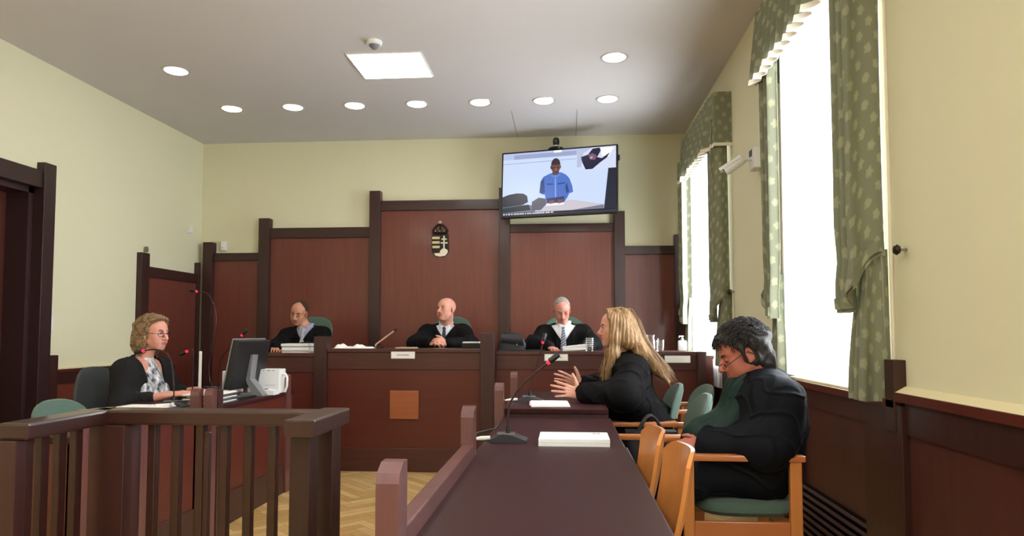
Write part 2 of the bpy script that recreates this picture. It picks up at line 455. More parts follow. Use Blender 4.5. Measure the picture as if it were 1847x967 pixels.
def drape_pair(label, y_wall, y_in, ztop, zbot, side, near, seed, parentname='curtain', zt=1.50, xf=1.175):
    """a tied back drape: cross-section runs from the wall, out to xf, then folds along the window.
    side=+1: the bundle stands at the low-Y (near) end of its window and opens towards +Y."""
    t = thing(parentname, label, 'curtain', (XR, y_wall, 0), group='green floral drapes at the tall windows')
    s = side; r = random.Random(seed); ph = r.random() * 6
    wy = abs(y_in - y_wall)
    def sect(u, z):
        # returns local x (negative into the room) and y offset
        pinch = 1 - 0.30 * math.exp(-((z - (zt - .06)) / .16) ** 2)
        x_out = xf - XR
        if u < .38:
            f = u / .38
            x = -0.012 + (x_out + .012) * f; y = .012 * sin(f * pi * 2.2 + ph) - .02 * f * (1 if z < zt else .6)
            y += .012 * sin(z * 2.1 + ph)
        else:
            f = (u - .38) / .62
            amp = .026
            x = x_out + .028 + amp * sin(f * pi * 5 + ph) * sm(0, .12, f) - .028 * (1 - sm(0, .15, f)) + .0
            y = wy * f * pinch
        return x * (1 - .12 * math.exp(-((z - zt) / .12) ** 2)), s * y
    def lower(u, v):
        z = zbot + (zt + .05 - zbot) * v
        x, y = sect(u, z)
        x = x * .86; y = y * .8; g = sm(0, .75, v)
        return (x * (1 - .12 * g), y * (1 - .25 * g) + s * .01, z + .0)
    cloth('lower_drape', lower, 60, 14, M['floral'], t, us=.62, vs=zt - zbot)
    def upper(u, v):
        # bottom edge of the swept cloth runs diagonally: low at the window side, up to the hook at the wall
        zb = zt + .02 - (.235 * sm(.05, .6, u))
        z = zb + (ztop - zb) * v
        x, y = sect(u, max(z, zt - .05))
        puff = math.exp(-((z - (zt - .12)) / .22) ** 2) * sm(.05, .5, u)
        return (x - .018 - .018 * puff, y + s * (.045 * puff * sm(.2, .8, u)) - s * .012, z)
    cloth('upper_drape', upper, 60, 40, M['floral'], t, us=.62, vs=ztop - zt)
    def tie(u, v):
        zb = zt + .035 - (.235 * sm(.05, .6, u)) + v * .05
        x, y = sect(u, zt - .05)
        puff = math.exp(-((zb - (zt - .12)) / .22) ** 2) * sm(.05, .5, u)
        return (x - .028 - .018 * puff, y + s * (.045 * puff * sm(.2, .8, u)) - s * .02, zb)
    cloth('tie_back', lambda u, v: tie(u, v), 40, 2, M['floral'], t, us=.6, vs=.05)
    def lining(u, v):
        return (-.004 - .012 * u, -s * (.016), zt + .02 + (ztop - zt - .02) * v)
    # ivory edging along the outer side of the drape
    MB().tube([(-.006, -s * .020, zbot), (-.006, -s * .022, zt - .3), (-.01, -s * .03, zt + .02), (-.006, -s * .024, 2.3), (-.006, -s * .020, ztop)], .007, 6).build('edging', M['trimw'], t, True)
    return t

def hook(y, z, lab):
    t = thing('tieback_hook', lab, 'hook', (XR, y, z), group=None)
    MB().tube([(0, 0, 0), (-.03, 0, 0)], .006, 8).build('stem', M['metal'], t, True)
    MB().lathe([(0, -.052), (.016, -.049), (.022, -.040), (.016, -.030), (.006, -.028)], axis='x', n=18).build('knob', mat('dark bronze', (66, 54, 44), .4, metal=.8), t, True)
    return t

def valance(label, y0, y1, zb, ztp, seed):
    t = thing('curtain_valance', label, 'valance', (XR, y0, 0), group=None)
    r = random.Random(seed); Ln = y1 - y0; n = 14
    ph = [r.uniform(.75, 1.25) for _ in range(n + 2)]
    xf = -.185
    def fold(yy):
        k = yy / Ln * n
        i = int(k); f = k - i
        return (.5 - .5 * cos(f * 2 * pi)) * ph[min(i, n + 1)]
    def front(u, v):
        yy = Ln * u; flare = 1 - v * .75
        e = sm(0, .1, u)
        return (xf + .045 - .072 * fold(yy) * flare * e - .0 * e, yy + .018 * sin(yy / Ln * n * 2 * pi) * flare * e, zb + (ztp - zb) * v - .012 * fold(yy) * flare * e)
    cloth('gathered_cloth', front, 240, 10, M['floral'], t, us=Ln * 1.5, vs=ztp - zb)
    cloth('end_return', lambda u, v: (xf + .045 + (-.045 - xf) * u, 0.0, zb + (ztp - zb) * v), 4, 4, M['floral'], t, us=.17, vs=ztp - zb)
    cloth('end_return', lambda u, v: (xf + .045 + (-.045 - xf) * u, Ln, zb + (ztp - zb) * v), 4, 4, M['floral'], t, us=.17, vs=ztp - zb)
    MB().box(xf + .05, -.001, 0.004, Ln - .004, ztp - .02, ztp).build('pelmet_board', M['frame'], t)
    # ivory braid following every pleat of the lower edge
    rib = MB()
    def braid(u, v):
        p = Vector(front(u, 0)); return (p.x - .006 + .006 * v, p.y, p.z - .020 + .034 * v)
    rib.grid(braid, 240, 1, .005)
    rib.grid(lambda u, v: (xf + .042 + (-.042 - xf) * u, -.003, zb - .014 + .026 * v), 4, 1, .005)
    rib.build('braid', M['trimw'], t, True)
    return t

def sheer_curtain(label, y0, y1, z0, z1, x, seed):
    o = cloth('sheer_curtain', lambda u, v: (0.016 * sin(u * 62 + seed) * (.55 + .45 * sin(u * 17 + seed)), (y1 - y0) * (u - .5), (z1 - z0) * v), 170, 4, M['sheer'], None, 0)
    o.location = (x, (y0 + y1) / 2, z0)
    tag(o, label, 'curtain', 'sheer white curtains')
valance('gathered green floral valance over the far window, ivory braid', 5.69, 7.25, 2.735, 3.17, 1)
valance('gathered green floral valance over the near window, cut by the top of the picture', 2.85, 4.42, 2.775, 3.21, 2)
drape_pair('green floral drape hanging at the far window, side nearer the security camera', 5.74, 5.92, 2.95, .925, 1, True, 3, xf=1.215)
drape_pair('narrow green floral drape at the far window, side against the panelled back wall', 7.20, 6.98, 2.95, .925, -1, False, 4)
drape_pair('wide green floral drape nearest the camera, tied back to the wall hook', 3.005, 3.19, 3.0, .915, 1, True, 5, xf=1.205)
drape_pair('green floral drape behind the security camera, far side of the near window', 4.37, 4.20, 3.0, .955, -1, False, 6, xf=1.235)
sheer_curtain('bright white sheer curtain in the far window behind the bench', 5.85, 7.12, .74, 3.1, 1.275, 0)
sheer_curtain('bright white sheer curtain in the tall near window', 3.0, 4.30, .955, 3.1, 1.31, 2)
sheer_curtain('white sheer curtain in the unseen window added beside the camera', -.25, 1.05, .955, 3.1, 1.31, 4)
hook(2.86, 1.53, 'dark knob hook holding back the nearest green drape')
hook(5.70, 1.53, 'small hook holding back the far window drape')

# ------------------------------------------------------------------ judges' bench
def bench_section(label, x0, x1, yf, ztop, posts, panel_cols=1, square=False, depth=.42, fascia=None, base=.2):
    t = thing('judges_bench', label, "judges' bench", ((x0 + x1) / 2, yf, 0)); cx = (x0 + x1) / 2
    a, b_ = x0 - cx, x1 - cx
    MB().box(a, b_, -.015, depth, ztop - .032, ztop, b=.004).build('top', M['benchwood'], t)
    MB().box(a, b_, .0, .03, ztop - (fascia or .18), ztop - .033, b=.003).build('fascia', M['benchwood'], t)
    w = (b_ - a)
    zf = ztop - (fascia or .18)
    MB().box(a, b_, .015, .04, base, zf, b=0).build('front_panel', M['bench_panel'], t)
    MB().box(a, b_, .0, .04, 0, base, b=.003).build('plinth', M['benchwood'], t)
    MB().box(a, a + .03, .041, depth - .01, .2, ztop - .033).build('side_panel', M['benchwood'], t)
    MB().box(b_ - .03, b_, .041, depth - .01, .2, ztop - .033).build('side_panel', M['benchwood'], t)
    if square:
        MB().box(-1.523 - cx, -1.272 - cx, -.012, .016, .454, .697, b=.003).build('square_inlay', M['square'], t)
    for (p0, p1, pz) in posts:
        MB().box(p0 - cx, p1 - cx, -.03, .10, 0, pz, b=.004).build('post', M['frame'], t)
    return t
BF = 5.95
bench_section('central raised section of the judges bench with a square light wood inlay', -2.085, -.735, BF, 1.06, [(-2.20, -2.085, 1.166), (-.735, -.62, 1.196)], square=True)
lb = bench_section('left wing of the judges bench behind the computer monitor', -2.70, -2.20, BF, 1.02, [], fascia=.17)
rb = bench_section('right wing of the judges bench carrying the glasses and the sanitiser bottle', -.62, 1.20, BF + .17, 1.035, [(1.13, 1.205, 1.035)], fascia=.16)
wg = thing('side_counter', 'low red wood counter between the right bench end and the far window', 'counter', (1.24, 6.3, 0))
MB().box(-.035, .06, -.15, .5, .97, 1.0, b=.003).build('top', M['benchwood'], wg)
MB().box(-.035, .03, -.15, .5, 0, .97).build('panel', M['bench_panel'], wg)

# ------------------------------------------------------------------ desks
def slant_post(x0, x1, y0, y1, z, low=.028):
    return MB().prism([(y0, 0), (y1, 0), (y1, z), (y0 + (y1 - y0) * .55, z), (y0 + (y1 - y0) * .12, z - low * .6), (y0, z - low * 1.3)], x0, x1, 'yz')
def desk(label, x_panel, x_edge, y0, y1, z, posts, rail=None, group=None, mtop='tabletop', panel_z=.2):
    """modesty panel on x_panel, table top reaching to x_edge"""
    s = 1 if x_edge > x_panel else -1
    t = thing('desk', label, 'desk', (x_panel, (y0 + y1) / 2, 0), group=group)
    h = (y1 - y0) / 2; w = abs(x_edge - x_panel)
    m = MB()
    m.box(0, s * w, -h, h, z - .03, z, b=.006)
    m.build('table_top', M[mtop], t)
    MB().box(s * .01, s * .035, -h + .02, h - .02, panel_z, z - .03).build('front_panel', M['bench_panel'], t)
    MB().box(s * -.002, s * .045, -h + .02, h - .02, 0, panel_z, b=.003).build('plinth', M['frame'], t)
    MB().box(s * .02, s * (w - .06), -h + .02, -h + .045, 0, z - .03).build('side_panel', M['bench_panel'], t)
    MB().box(s * .02, s * (w - .06), h - .045, h - .02, 0, z - .03).build('side_panel', M['bench_panel'], t)
    if z > .78:
        MB().box(s * .0, s * w, -h + .01, -h + .03, z - .1, z - .03, b=.002).build('apron', M['frame'], t)
    for (py, pz) in posts:
        yy = py - (y0 + y1) / 2
        MB().add(*_shift(slant_post(-.035, .012, yy, yy + .075, pz))).build('post', M['post'], t)
    if rail:
        MB().box(-.028, .012, rail[0] - (y0 + y1) / 2, rail[1] - (y0 + y1) / 2, .6, rail[2], b=.004).build('top_rail', M['post'], t)
    return t
def _shift(m): return (m.v, m.f)
M['post'] = wood('desk post wood', (98, 60, 58), .3, .5)
desk('long polished mahogany desk in the foreground, nearest the camera', -.345, .24, 1.30, 2.78, .75, [(1.375, .935), (2.50, .93)], rail=(1.44, 2.50, .797))
desk('mahogany desk with the white document stack and a gooseneck microphone', -.345, .235, 2.80, 3.75, .745, [(3.673, .93)])
desk('mahogany desk at which the blonde woman in a black robe sits', -.345, .225, 3.77, 4.85, .79, [(4.74, .93)])
# left row
desk('dark desk behind the railing, beside the green chair', -2.11, -2.50, 2.84, 3.86, .75, [(2.86, .862), (3.30, .80)])
cdk = desk("court clerk's mahogany desk carrying the monitor and papers", -2.115, -2.78, 3.88, 5.30, .75, [(5.12, .88)])
MB().box(.004, .058, -.60, -.54, 0, .86, b=.004).build('end_block', M['frame'], cdk)
for dx, dy in ((-.042, -.69), (.026, -.66)):
    MB().add(*_shift(slant_post(dx - .026, dx + .026, dy, dy + .055, .872, .03))).build('post', M['post'], cdk)

# ------------------------------------------------------------------ witness stand railing
rl = thing('witness_railing', 'dark wooden witness stand railing with vertical balusters in the left foreground', 'railing', (-1.11, 2.15, 0))
def rp_(name, m, mt): return m.build(name, mt, rl)
ox, oy = -1.11, 2.15
M['rail_dark'] = wood('railing post wood', (42, 20, 17), .42, .15)
M['rail_red'] = wood('railing wood', (50, 24, 20), .36, .35, axis=0)
rp_('top_rail', MB().box(-1.53 - ox, -.72 - ox, 2.13 - oy, 2.22 - oy, .905, .952, b=.008), M['rail_red'])
rp_('top_rail', MB().box(-1.555 - ox, -1.465 - ox, 1.80 - oy, 2.20 - oy, .905, .952, b=.008), wood('railing side wood', (50, 24, 20), .36, .35, axis=1))
rp_('top_rail', MB().box(-.795 - ox, -.705 - ox, 1.915 - oy, 2.235 - oy, .904, .955, b=.006), wood('railing side wood', (50, 24, 20), .36, .35, axis=1))
rp_('corner_post', MB().box(-.795 - ox, -.735 - ox, 1.96 - oy, 2.03 - oy, 0, .905, b=.004), M['rail_dark'])
rp_('corner_post', MB().box(-.785 - ox, -.725 - ox, 2.13 - oy, 2.21 - oy, 0, .905, b=.004), M['rail_dark'])
rp_('corner_post', MB().box(-1.52 - ox, -1.40 - ox, 2.12 - oy, 2.21 - oy, 0, .905, b=.004), M['frame'])
for xb in (-1.335, -1.255, -1.175, -1.095, -1.015, -.935, -.86):
    rp_('baluster', MB().box(xb - .013 - ox, xb + .013 - ox, 2.16 - oy, 2.19 - oy, 0.0, .905, b=.003), M['rail_red'])
rp_('wide_slat', MB().box(-1.19 - ox, -1.145 - ox, 2.165 - oy, 2.185 - oy, 0.0, .88, b=.003), M['frame'])
for yb_ in (1.84, 1.90, 1.97, 2.04):
    rp_('baluster', MB().box(-1.525 - ox, -1.50 - ox, yb_ - oy, yb_ + .028 - oy, 0.0, .905, b=.003), M['rail_red'])
rp_('corner_post', MB().box(-1.55 - ox, -1.49 - ox, 1.79 - oy, 1.83 - oy, 0, .905, b=.004), M['frame'])
rp_('bottom_rail', MB().box(-1.53 - ox, -.72 - ox, 2.15 - oy, 2.20 - oy, .10, .14, b=.003), M['rail_red'])

# ------------------------------------------------------------------ chairs
def armchair(label, x, y, rz, group=None, arms=True, backz=.86, seatz=.45):
    """faces local -X; origin on the floor under the seat centre"""
    t = thing('armchair', label, 'chair', (x, y, 0), rz, group)
    m = MB()
    def cush(u, v):
        a = u * 2 * pi
        rx, ry = .225, .215
        c_, s_ = cos(a), sin(a)
        k = (abs(c_) ** 3.2 + abs(s_) ** 3.2) ** (-1 / 3.2)
        prof = [(0, 0), (.90, 0), (1, .02), (1, .04), (.94, .058), (.6, .068), (0, .07)]
        p = prof[min(6, int(round(v * 6)))]
        return (rx * k * c_ * p[0], ry * k * s_ * p[0], seatz - .05 + p[1])
    m.grid(cush, 32, 6); m.build('seat', M['greenfab'], t, True)
    # oval padded back, reclined
    bm_ = MB()
    cz = backz - .19; 
    def back(u, v):
        a = u * 2 * pi; c_, s_ = cos(a), sin(a); k = (abs(c_) ** 2.6 + abs(s_) ** 2.6) ** (-1 / 2.6)
        prof = [(0, -.022), (.8, -.02), (.97, -.012), (1, 0), (.97, .012), (.8, .022), (0, .026)]
        p = prof[min(6, int(round(v * 6)))]
        yy = .215 * k * c_ * p[0]; zz = .19 * k * s_ * p[0]
        bend = .28 * (yy ** 2) / .2
        return (.235 + zz * .22 - bend * .8 + p[1], yy, cz + zz)
    bm_.grid(back, 36, 6); bm_.build('backrest', M['greenfab'], t, True)
    fr = M['beech_x']
    if arms:
        for s in (-1, 1):
            ya = s * .250
            MB().box(-.315, .21, ya - .024, ya + .024, .650, .678, b=.009).build('armrest', fr, t, True)
            MB().box(-.30, -.255, ya - .014, ya + .014, 0, .652, b=.004).build('leg', M['beech'], t)
            MB().box(.145, .195, ya - .014, ya + .014, 0, .652, b=.004).build('leg', M['beech'], t)
            MB().box(-.255, .145, ya - .011, ya + .011, .31, .395, b=.004).build('side_rail', fr, t)
        MB().box(-.29, -.265, -.237, .237, .33, .39, b=.003).build('seat_rail', fr, t)
        MB().box(.155, .18, -.237, .237, .33, .39, b=.003).build('seat_rail', fr, t)
        for s in (-1, 1):
            MB().tube([(.17, s * .12, .34), (.20, s * .12, .5), (.235, s * .12, cz + .05)], .011, 8).build('back_support', M['beech'], t, True)
    else:
        MB().lathe([(.0, 0.0), (.27, .0), (.27, .02), (.03, .05), (.03, seatz - .05), (0, seatz - .05)]).build('pedestal', M['black'], t, True)
        MB().tube([(.10, 0, seatz - .04), (.25, 0, seatz - .02), (.26, 0, cz)], .016, 8).build('back_support', M['black'], t, True)
    return t
armchair('beech armchair with green seat, in the foreground under the man in the dark robe', .80, 3.32, 0, backz=.86)
armchair('green upholstered beech armchair with the black handbag on its seat', .50, 3.885, radians(0), backz=.87)
armchair('green upholstered beech armchair under the blonde woman', .44, 4.445, radians(0), backz=.885)
armchair('spare green armchair between the blonde woman and the window, rounded back showing', .75, 5.06, radians(8), backz=.83)
armchair('green armchair behind the railing on the far left, rounded back showing', -2.535, 3.60, radians(176), backz=.835)
# three swivel chairs of the judges on the platform
for lab, x, y, rz in (('green swivel chair behind the left judge', -2.70, 7.05, radians(90)), ('green swivel chair behind the bald judge in the middle', -1.20, 7.05, radians(90)), ('green swivel chair behind the grey haired judge on the right', -.02, 7.05, radians(90))):
    c = armchair(lab, x, y, rz, arms=False, backz=1.17, seatz=.50)
    c.name = 'swivel_chair'; c.location.z = .2
    c['category'] = 'chair'
# clerk's dark grey chair
ck = thing('swivel_chair', "dark grey swivel chair behind the court clerk with curly hair", 'chair', (-3.06, 4.65, 0), radians(180))
def cback(u, v):
    a = u * 2 * pi; c_, s_ = cos(a), sin(a); k = (abs(c_) ** 3 + abs(s_) ** 3) ** (-1 / 3)
    prof = [(0, -.03), (.85, -.028), (1, -.01), (1, .01), (.85, .028), (0, .03)]
    p = prof[min(5, int(round(v * 5)))]
    yy = .22 * k * c_ * p[0]; zz = .25 * k * s_ * p[0]
    return (.26 + p[1] - .8 * yy * yy, yy, .71 + zz)
MB().grid(cback, 32, 5).build('backrest', M['greyfab'], ck, True)
MB().box(-.22, .22, -.22, .22, .42, .49, b=.03).build('seat', M['greyfab'], ck, True)
MB().lathe([(0, .05), (.03, .05), (.03, .42), (0, .42)]).build('gas_lift', M['black'], ck, True)
for k in range(5):
    a = k * 2 * pi / 5
    MB().tube([(0, 0, .09), (.26 * cos(a), .26 * sin(a), .05)], [.022, .014], 8).build('foot', M['black'], ck, True)
    MB().lathe([(0, -.012), (.024, -.012), (.024, .012), (0, .012)], c=(.27 * cos(a), .27 * sin(a), .026), axis='y', n=14).build('caster', M['black'], ck, True)
MB().tube([(.16, 0, .44), (.25, 0, .46), (.27, 0, .6)], .018, 8).build('back_support', M['black'], ck, True)

# plywood chairs pushed under the near desk
def plychair(label, x, y, rz):
    t = thing('plywood_chair', label, 'chair', (x, y, 0), rz, None)
    def back(u, v):
        w = .165 * (1 - .12 * (1 - v)); yy = (u - .5) * 2 * w
        # curved shell: the edges wrap forward, corners rounded
        xx = .245 + .11 * v + .02 * sin(v * pi) - 1.6 * yy * yy
        cr = max(0, abs(u - .5) * 2 - .6) / .4
        zz = .44 + .42 * v - .035 * cr * cr * (v ** 6)
        return (xx - .0, yy, zz)
    MB().grid(back, 18, 16, .012).build('backrest', M['beech'], t, True)
    def seat(u, v):
        yy = (u - .5) * .36; xx = -.20 + .42 * v
        return (xx, yy, .445 + .01 * cos(u * 2 * pi) - .02 * (1 - min(1, v * 5)) + .03 * max(0, v - .85) / .15)
    MB().grid(seat, 14, 14, .012).build('seat', M['beech_x'], t, True)
    for sx, sy in ((-.17, -.15), (-.17, .15), (.2, -.15), (.2, .15)):
        MB().tube([(sx, sy, .43), (sx * 1.15, sy * 1.1, 0.0)], .012, 8).build('leg', M['metal'], t, True)
    return t
plychair('curved orange plywood chair pushed under the near desk, the farther of the two', -.01, 2.50, radians(3))
plychair('curved orange plywood chair pushed under the near desk, the nearer of the two', .02, 2.11, radians(3))
pc = plychair('orange plywood chair cut off by the left picture edge', -1.78, 2.0, radians(200))
# ------------------------------------------------------------------ ceiling fittings
def downlight(x, y, lab):
    t = thing('downlight', lab, 'ceiling light', (x, y, ZC), group=None)
    MB().lathe([(.098, -.004), (.112, -.006), (.116, 0.0), (.098, 0)], n=32).build('trim_ring', mat('downlight ring', (196, 192, 190), .3, metal=.3), t, True)
    MB().lathe([(0, -.022), (.05, -.019), (.085, -.010), (.099, -.002), (0, -.001)], n=32).build('lens', M['spot'], t, True)
names = ['first', 'second', 'third', 'fourth', 'fifth', 'sixth', 'seventh']
for k, x in enumerate((-3.358, -2.723, -2.09, -1.462, -.833, -.206, .411)):
    downlight(x, 6.655, 'round downlight in the far ceiling row, %s from the left' % names[k])
downlight(-3.351, 5.635, 'lone round downlight near the left wall, nearer than the long row')
downlight(.405, 5.635, 'lone round downlight at upper right, nearer than the long row')
def ledpanel(x, y, lab):
    t = thing('ceiling_panel', lab, 'ceiling light', (x, y, ZC), group=None)
    MB().box(-.31, .31, -.275, .275, -.012, 0, b=.003).build('frame', M['white'], t)
    MB().box(-.295, .295, -.26, .26, -.015, -.0125).build('diffuser', M['led'], t)
ledpanel(-1.463, 5.653, 'square lit ceiling panel in the middle of the ceiling')
ledpanel(-1.50, 4.05, 'square lit ceiling panel cut by the top edge of the picture')
ledpanel(-1.50, 2.2, 'square lit ceiling panel above the witness railing, out of the picture')
ledpanel(-1.50, .3, 'square lit ceiling panel above the camera, out of the picture')
ledpanel(.15, .3, 'unseen ceiling panel added above the camera near the window wall to brighten it')  # this and the remaining panels are unseen, added to light the near walls
ledpanel(-3.2, .3, 'unseen ceiling panel added above and left of the camera to brighten the near walls')
ledpanel(.15, -1.3, 'unseen ceiling panel added behind the camera near the window wall to brighten it')
ledpanel(-1.5, -1.3, 'unseen ceiling panel added behind the camera in the middle to brighten the near walls')
ledpanel(-3.2, -1.3, 'unseen ceiling panel added behind the camera on the left to brighten the near walls')
sd = thing('smoke_detector', 'small white smoke detector on the ceiling above the lit square panel', 'smoke detector', (-1.477, 5.178, ZC))
MB().lathe([(0, -.03), (.05, -.03), (.06, -.02), (.062, 0), (0, 0)], n=28).build('base', M['white'], sd, True)
MB().lathe([(0, -.062), (.018, -.06), (.034, -.045), (.04, -.03), (0, -.03)], n=24).build('sensing_chamber', mat('vent grey', (120, 118, 122), .5), sd, True)

# ------------------------------------------------------------------ wall fittings
def small_box(name, lab, cat, x, y, z, wx, wy, wz, m, axis):
    t = thing(name, lab, cat, (x, y, z))
    MB().box(-wx / 2, wx / 2, -wy / 2, wy / 2, -wz / 2, wz / 2, b=.006).build('housing', m, t)
    return t
q = small_box('motion_sensor', 'small white sensor box on the back wall above the leftmost panelling', 'sensor', -4.035, 7.875, 2.225, .055, .05, .105, M['white'], 'y')
MB().lathe([(0, -.034), (.012, -.03), (.02, -.02), (0, -.02)], c=(0, 0, -.02), axis='y').build('lens', M['paper'], q, True)
q = small_box('wall_sensor', 'tiny white fitting on the left wall close to the back corner', 'sensor', XL + .02, 7.62, 2.38, .04, .05, .07, M['white'], 'x')
MB().lathe([(0, .028), (.01, .026), (.014, .018), (0, .018)], axis='x', n=12).build('lens', M['paper'], q, True)
q = small_box('wall_sensor', 'small grey fitting standing above the left post of the left wall panelling', 'sensor', XL + .025, 6.79, 2.055, .03, .03, .06, mat('pewter', (120, 116, 92), .5), 'x')
MB().lathe([(0, .022), (.006, .02), (.008, .014), (0, .014)], axis='x', n=12).build('lens', M['dgrey'], q, True)
q = small_box('light_switch', 'white light switch on the left wall beside the door frame', 'switch', XL + .012, 5.49, 1.275, .024, .08, .16, M['white'], 'x')
MB().box(.012, .018, -.025, .025, -.05, -.005).build('rocker', M['paper'], q)
MB().box(.012, .018, -.025, .025, .005, .05).build('rocker', M['paper'], q)

# coat of arms
em = thing('coat_of_arms', 'small bronze coat of arms on the central panel: crown over striped shield with double cross', 'coat of arms', (-1.44, 7.855, 2.2))
BR = mat('dark bronze relief', (46, 40, 34), .45, metal=.6); GO = mat('pale brass relief', (206, 186, 142), .35, metal=.3); SI = mat('silver relief', (222, 212, 190), .35, metal=.2)
def shield(s, n=24):
    w, t, b = .098 * s, .13, -.13
    P = [(-w, t), (w, t)]
    for k in range(n + 1):
        a = k / n; x = w * (1 - 2 * a); P.append((x, b * (1 - (abs(x) / w) ** 3.2 * .55) * s))
    return P[:2] + P[2:]
MB().prism(shield(1.0), -.012, 0.0, 'xz').build('shield', BR, em)
for z, w in ((.088, -.092), (.036, -.092), (-.016, -.088)):
    MB().box(w, -.004, -.019, -.012, z - .014, z + .014, b=.002).build('stripe', GO, em)
MB().box(-.072, -.008, -.019, -.012, -.082, -.058, b=.002).build('stripe', BR, em)
MB().prism([(.0, -.06), (.03, -.035), (.06, -.035), (.09, -.055), (.088, -.085), (.06, -.118), (.0, -.128), (-.05, -.118), (-.07, -.09), (0, -.085)], -.017, -.012, 'xz').build('hill', SI, em)
c = MB().box(.038, .054, -.022, -.013, -.04, .112, b=.002).box(.016, .078, -.022, -.013, .066, .080, b=.002).box(.008, .088, -.022, -.013, .022, .038, b=.002)
c.build('double_cross', SI, em)
cr = MB().tube([(-.085, -.01, .15), (0, -.03, .142), (.085, -.01, .15)], .014, 8)
cr.tube([(-.08, -.01, .16), (-.07, -.012, .20), (-.035, -.016, .235), (0, -.018, .245), (.035, -.016, .235), (.07, -.012, .20), (.08, -.01, .16)], .010, 8)
cr.tube([(0, -.03, .15), (0, -.034, .21), (0, -.02, .25)], .009, 8)
for x in (-.085, -.045, .045, .085): cr.lathe([(0, -.014), (.011, -.006), (.011, .006), (0, .014)], c=(x, -.02, .172), n=10)
cr.build('crown', BR, em, True)
MB().box(-.006, .006, -.026, -.016, .25, .285).box(-.02, .02, -.026, -.016, .264, .274).build('crown_cross', SI, em)
for x in (-.05, 0, .05): MB().lathe([(0, -.01), (.009, 0), (0, .01)], c=(x, -.036, .165), n=10).build('jewel', SI, em, True)

# television
tv = thing('television', 'flat wall mounted television showing a man in a blue denim shirt', 'television', (-.075, 7.45, 2.825), radians(-13))
tv.rotation_euler = Euler((radians(-4), 0, radians(-13)), 'XYZ')
W2, H2 = .645, .372
MB().box(-W2, W2, -.02, .03, -H2, H2, b=.006).build('housing', M['black'], tv)
def flat(m, poly, d):      # a shape on the screen, d = tiny offset so that later layers lie on top
    n = len(m.v); m.v.extend([(x, -.0205 - d, z) for x, z in poly]); m.f.append(tuple(range(n, n + len(poly)))); m.m.append(0)
def ell(cx, cz, rx, rz, n=20, a0=0): return [(cx + rx * cos(2 * pi * k / n + a0), cz + rz * sin(2 * pi * k / n + a0)) for k in range(n)]
sx0, sx1, sz0, sz1 = -W2 + .018, W2 - .018, -H2 + .028, H2 - .018
scr = thing('x', None, None); bpy.data.objects.remove(scr)
SC = []
def px(u, v): return (sx0 + (sx1 - sx0) * u, sz1 - (sz1 - sz0) * v)     # screen fractions
def em_(name, c, k=1.0):
    m = mat('screen ' + name, c, .25, emit=k, spec=.3)
    m.node_tree.nodes['Principled BSDF'].inputs['Base Color'].default_value = (.004, .004, .004, 1)
    return m
layers = []
def L(name, pts, col, raw=False):
    layers.append((name, [px(u, v) for u, v in pts] if not raw else pts, col))
L('bg', [(0, 0), (1, 0), (1, 1), (0, 1)], (196, 212, 240))
L('ceiling', [(0, 0), (1, 0), (1, .10), (0, .10)], (178, 190, 226))
L('beam', [(.1, .03), (.66, .03), (.66, .10), (.1, .10)], (150, 160, 196))
L('lamp', [(.46, .0), (.53, .0), (.53, .035), (.46, .035)], (255, 250, 235))
L('line', [(.0, .165), (.66, .155), (.66, .163), (.0, .173)], (140, 152, 186))
L('dark edge', [(.935, .34), (1, .34), (1, .97), (.90, .97)], (30, 34, 50))
L('floor', [(0, .83), (.9, .90), (.9, .97), (0, .97)], (120, 118, 134))
L('desk', [(.3, .86), (.62, .80), (.9, .90), (.6, .97), (.3, .97)], (196, 190, 200))
sh = [(.335, .66), (.345, .48), (.37, .41), (.43, .365), (.475, .345), (.53, .36), (.57, .40), (.60, .46), (.625, .58), (.635, .68), (.60, .70), (.585, .76), (.55, .85), (.40, .85), (.385, .70), (.36, .69)]
L('shirt', sh, (74, 110, 190))
L('shirt shade', [(.345, .50), (.375, .43), (.385, .66), (.36, .68), (.337, .65)], (44, 66, 126))
L('shirt shade', [(.575, .52), (.59, .60), (.60, .67), (.575, .70), (.565, .60)], (44, 66, 126))
L('pocket', [(.40, .52), (.455, .53), (.455, .55), (.40, .54)], (44, 66, 130))
L('pocket', [(.495, .53), (.56, .52), (.56, .54), (.495, .55)], (44, 66, 130))
L('placket', [(.47, .39), (.482, .39), (.487, .80), (.475, .80)], (130, 160, 224))
L('collar', [(.43, .37), (.475, .42), (.53, .365), (.52, .40), (.475, .455), (.44, .41)], (92, 130, 206))
L('trousers', [(.40, .76), (.56, .74), (.55, .85), (.41, .85)], (54, 58, 96))
L('neck', [(.45, .30), (.51, .30), (.505, .375), (.475, .40), (.45, .375)], (92, 62, 58))
hx, hz = px(.478, .255)
layers.append(('head', ell(hx, hz, .052, .082), (104, 72, 66)))
layers.append(('head top', [(x, z) for x, z in ell(hx, hz + .018, .052, .072) if z > hz + .0], (54, 42, 48)))
layers.append(('ear', ell(hx - .05, hz - .01, .010, .02, 10), (84, 56, 54)))
layers.append(('ear', ell(hx + .05, hz - .01, .010, .02, 10), (120, 84, 80)))
L('brow', [(.445, .275), (.51, .275), (.51, .288), (.445, .288)], (52, 34, 38))
L('nose', [(.473, .28), (.487, .28), (.492, .325), (.468, .325)], (136, 96, 86))
L('mouth', [(.46, .34), (.50, .34), (.50, .347), (.46, .347)], (60, 36, 40))
L('paper', [(.39, .84), (.56, .835), (.55, .875), (.40, .88)], (232, 228, 236))
L('hand', [(.42, .80), (.47, .79), (.47, .84), (.43, .85)], (120, 84, 80))
L('hand', [(.50, .79), (.55, .79), (.54, .84), (.50, .85)], (120, 84, 80))
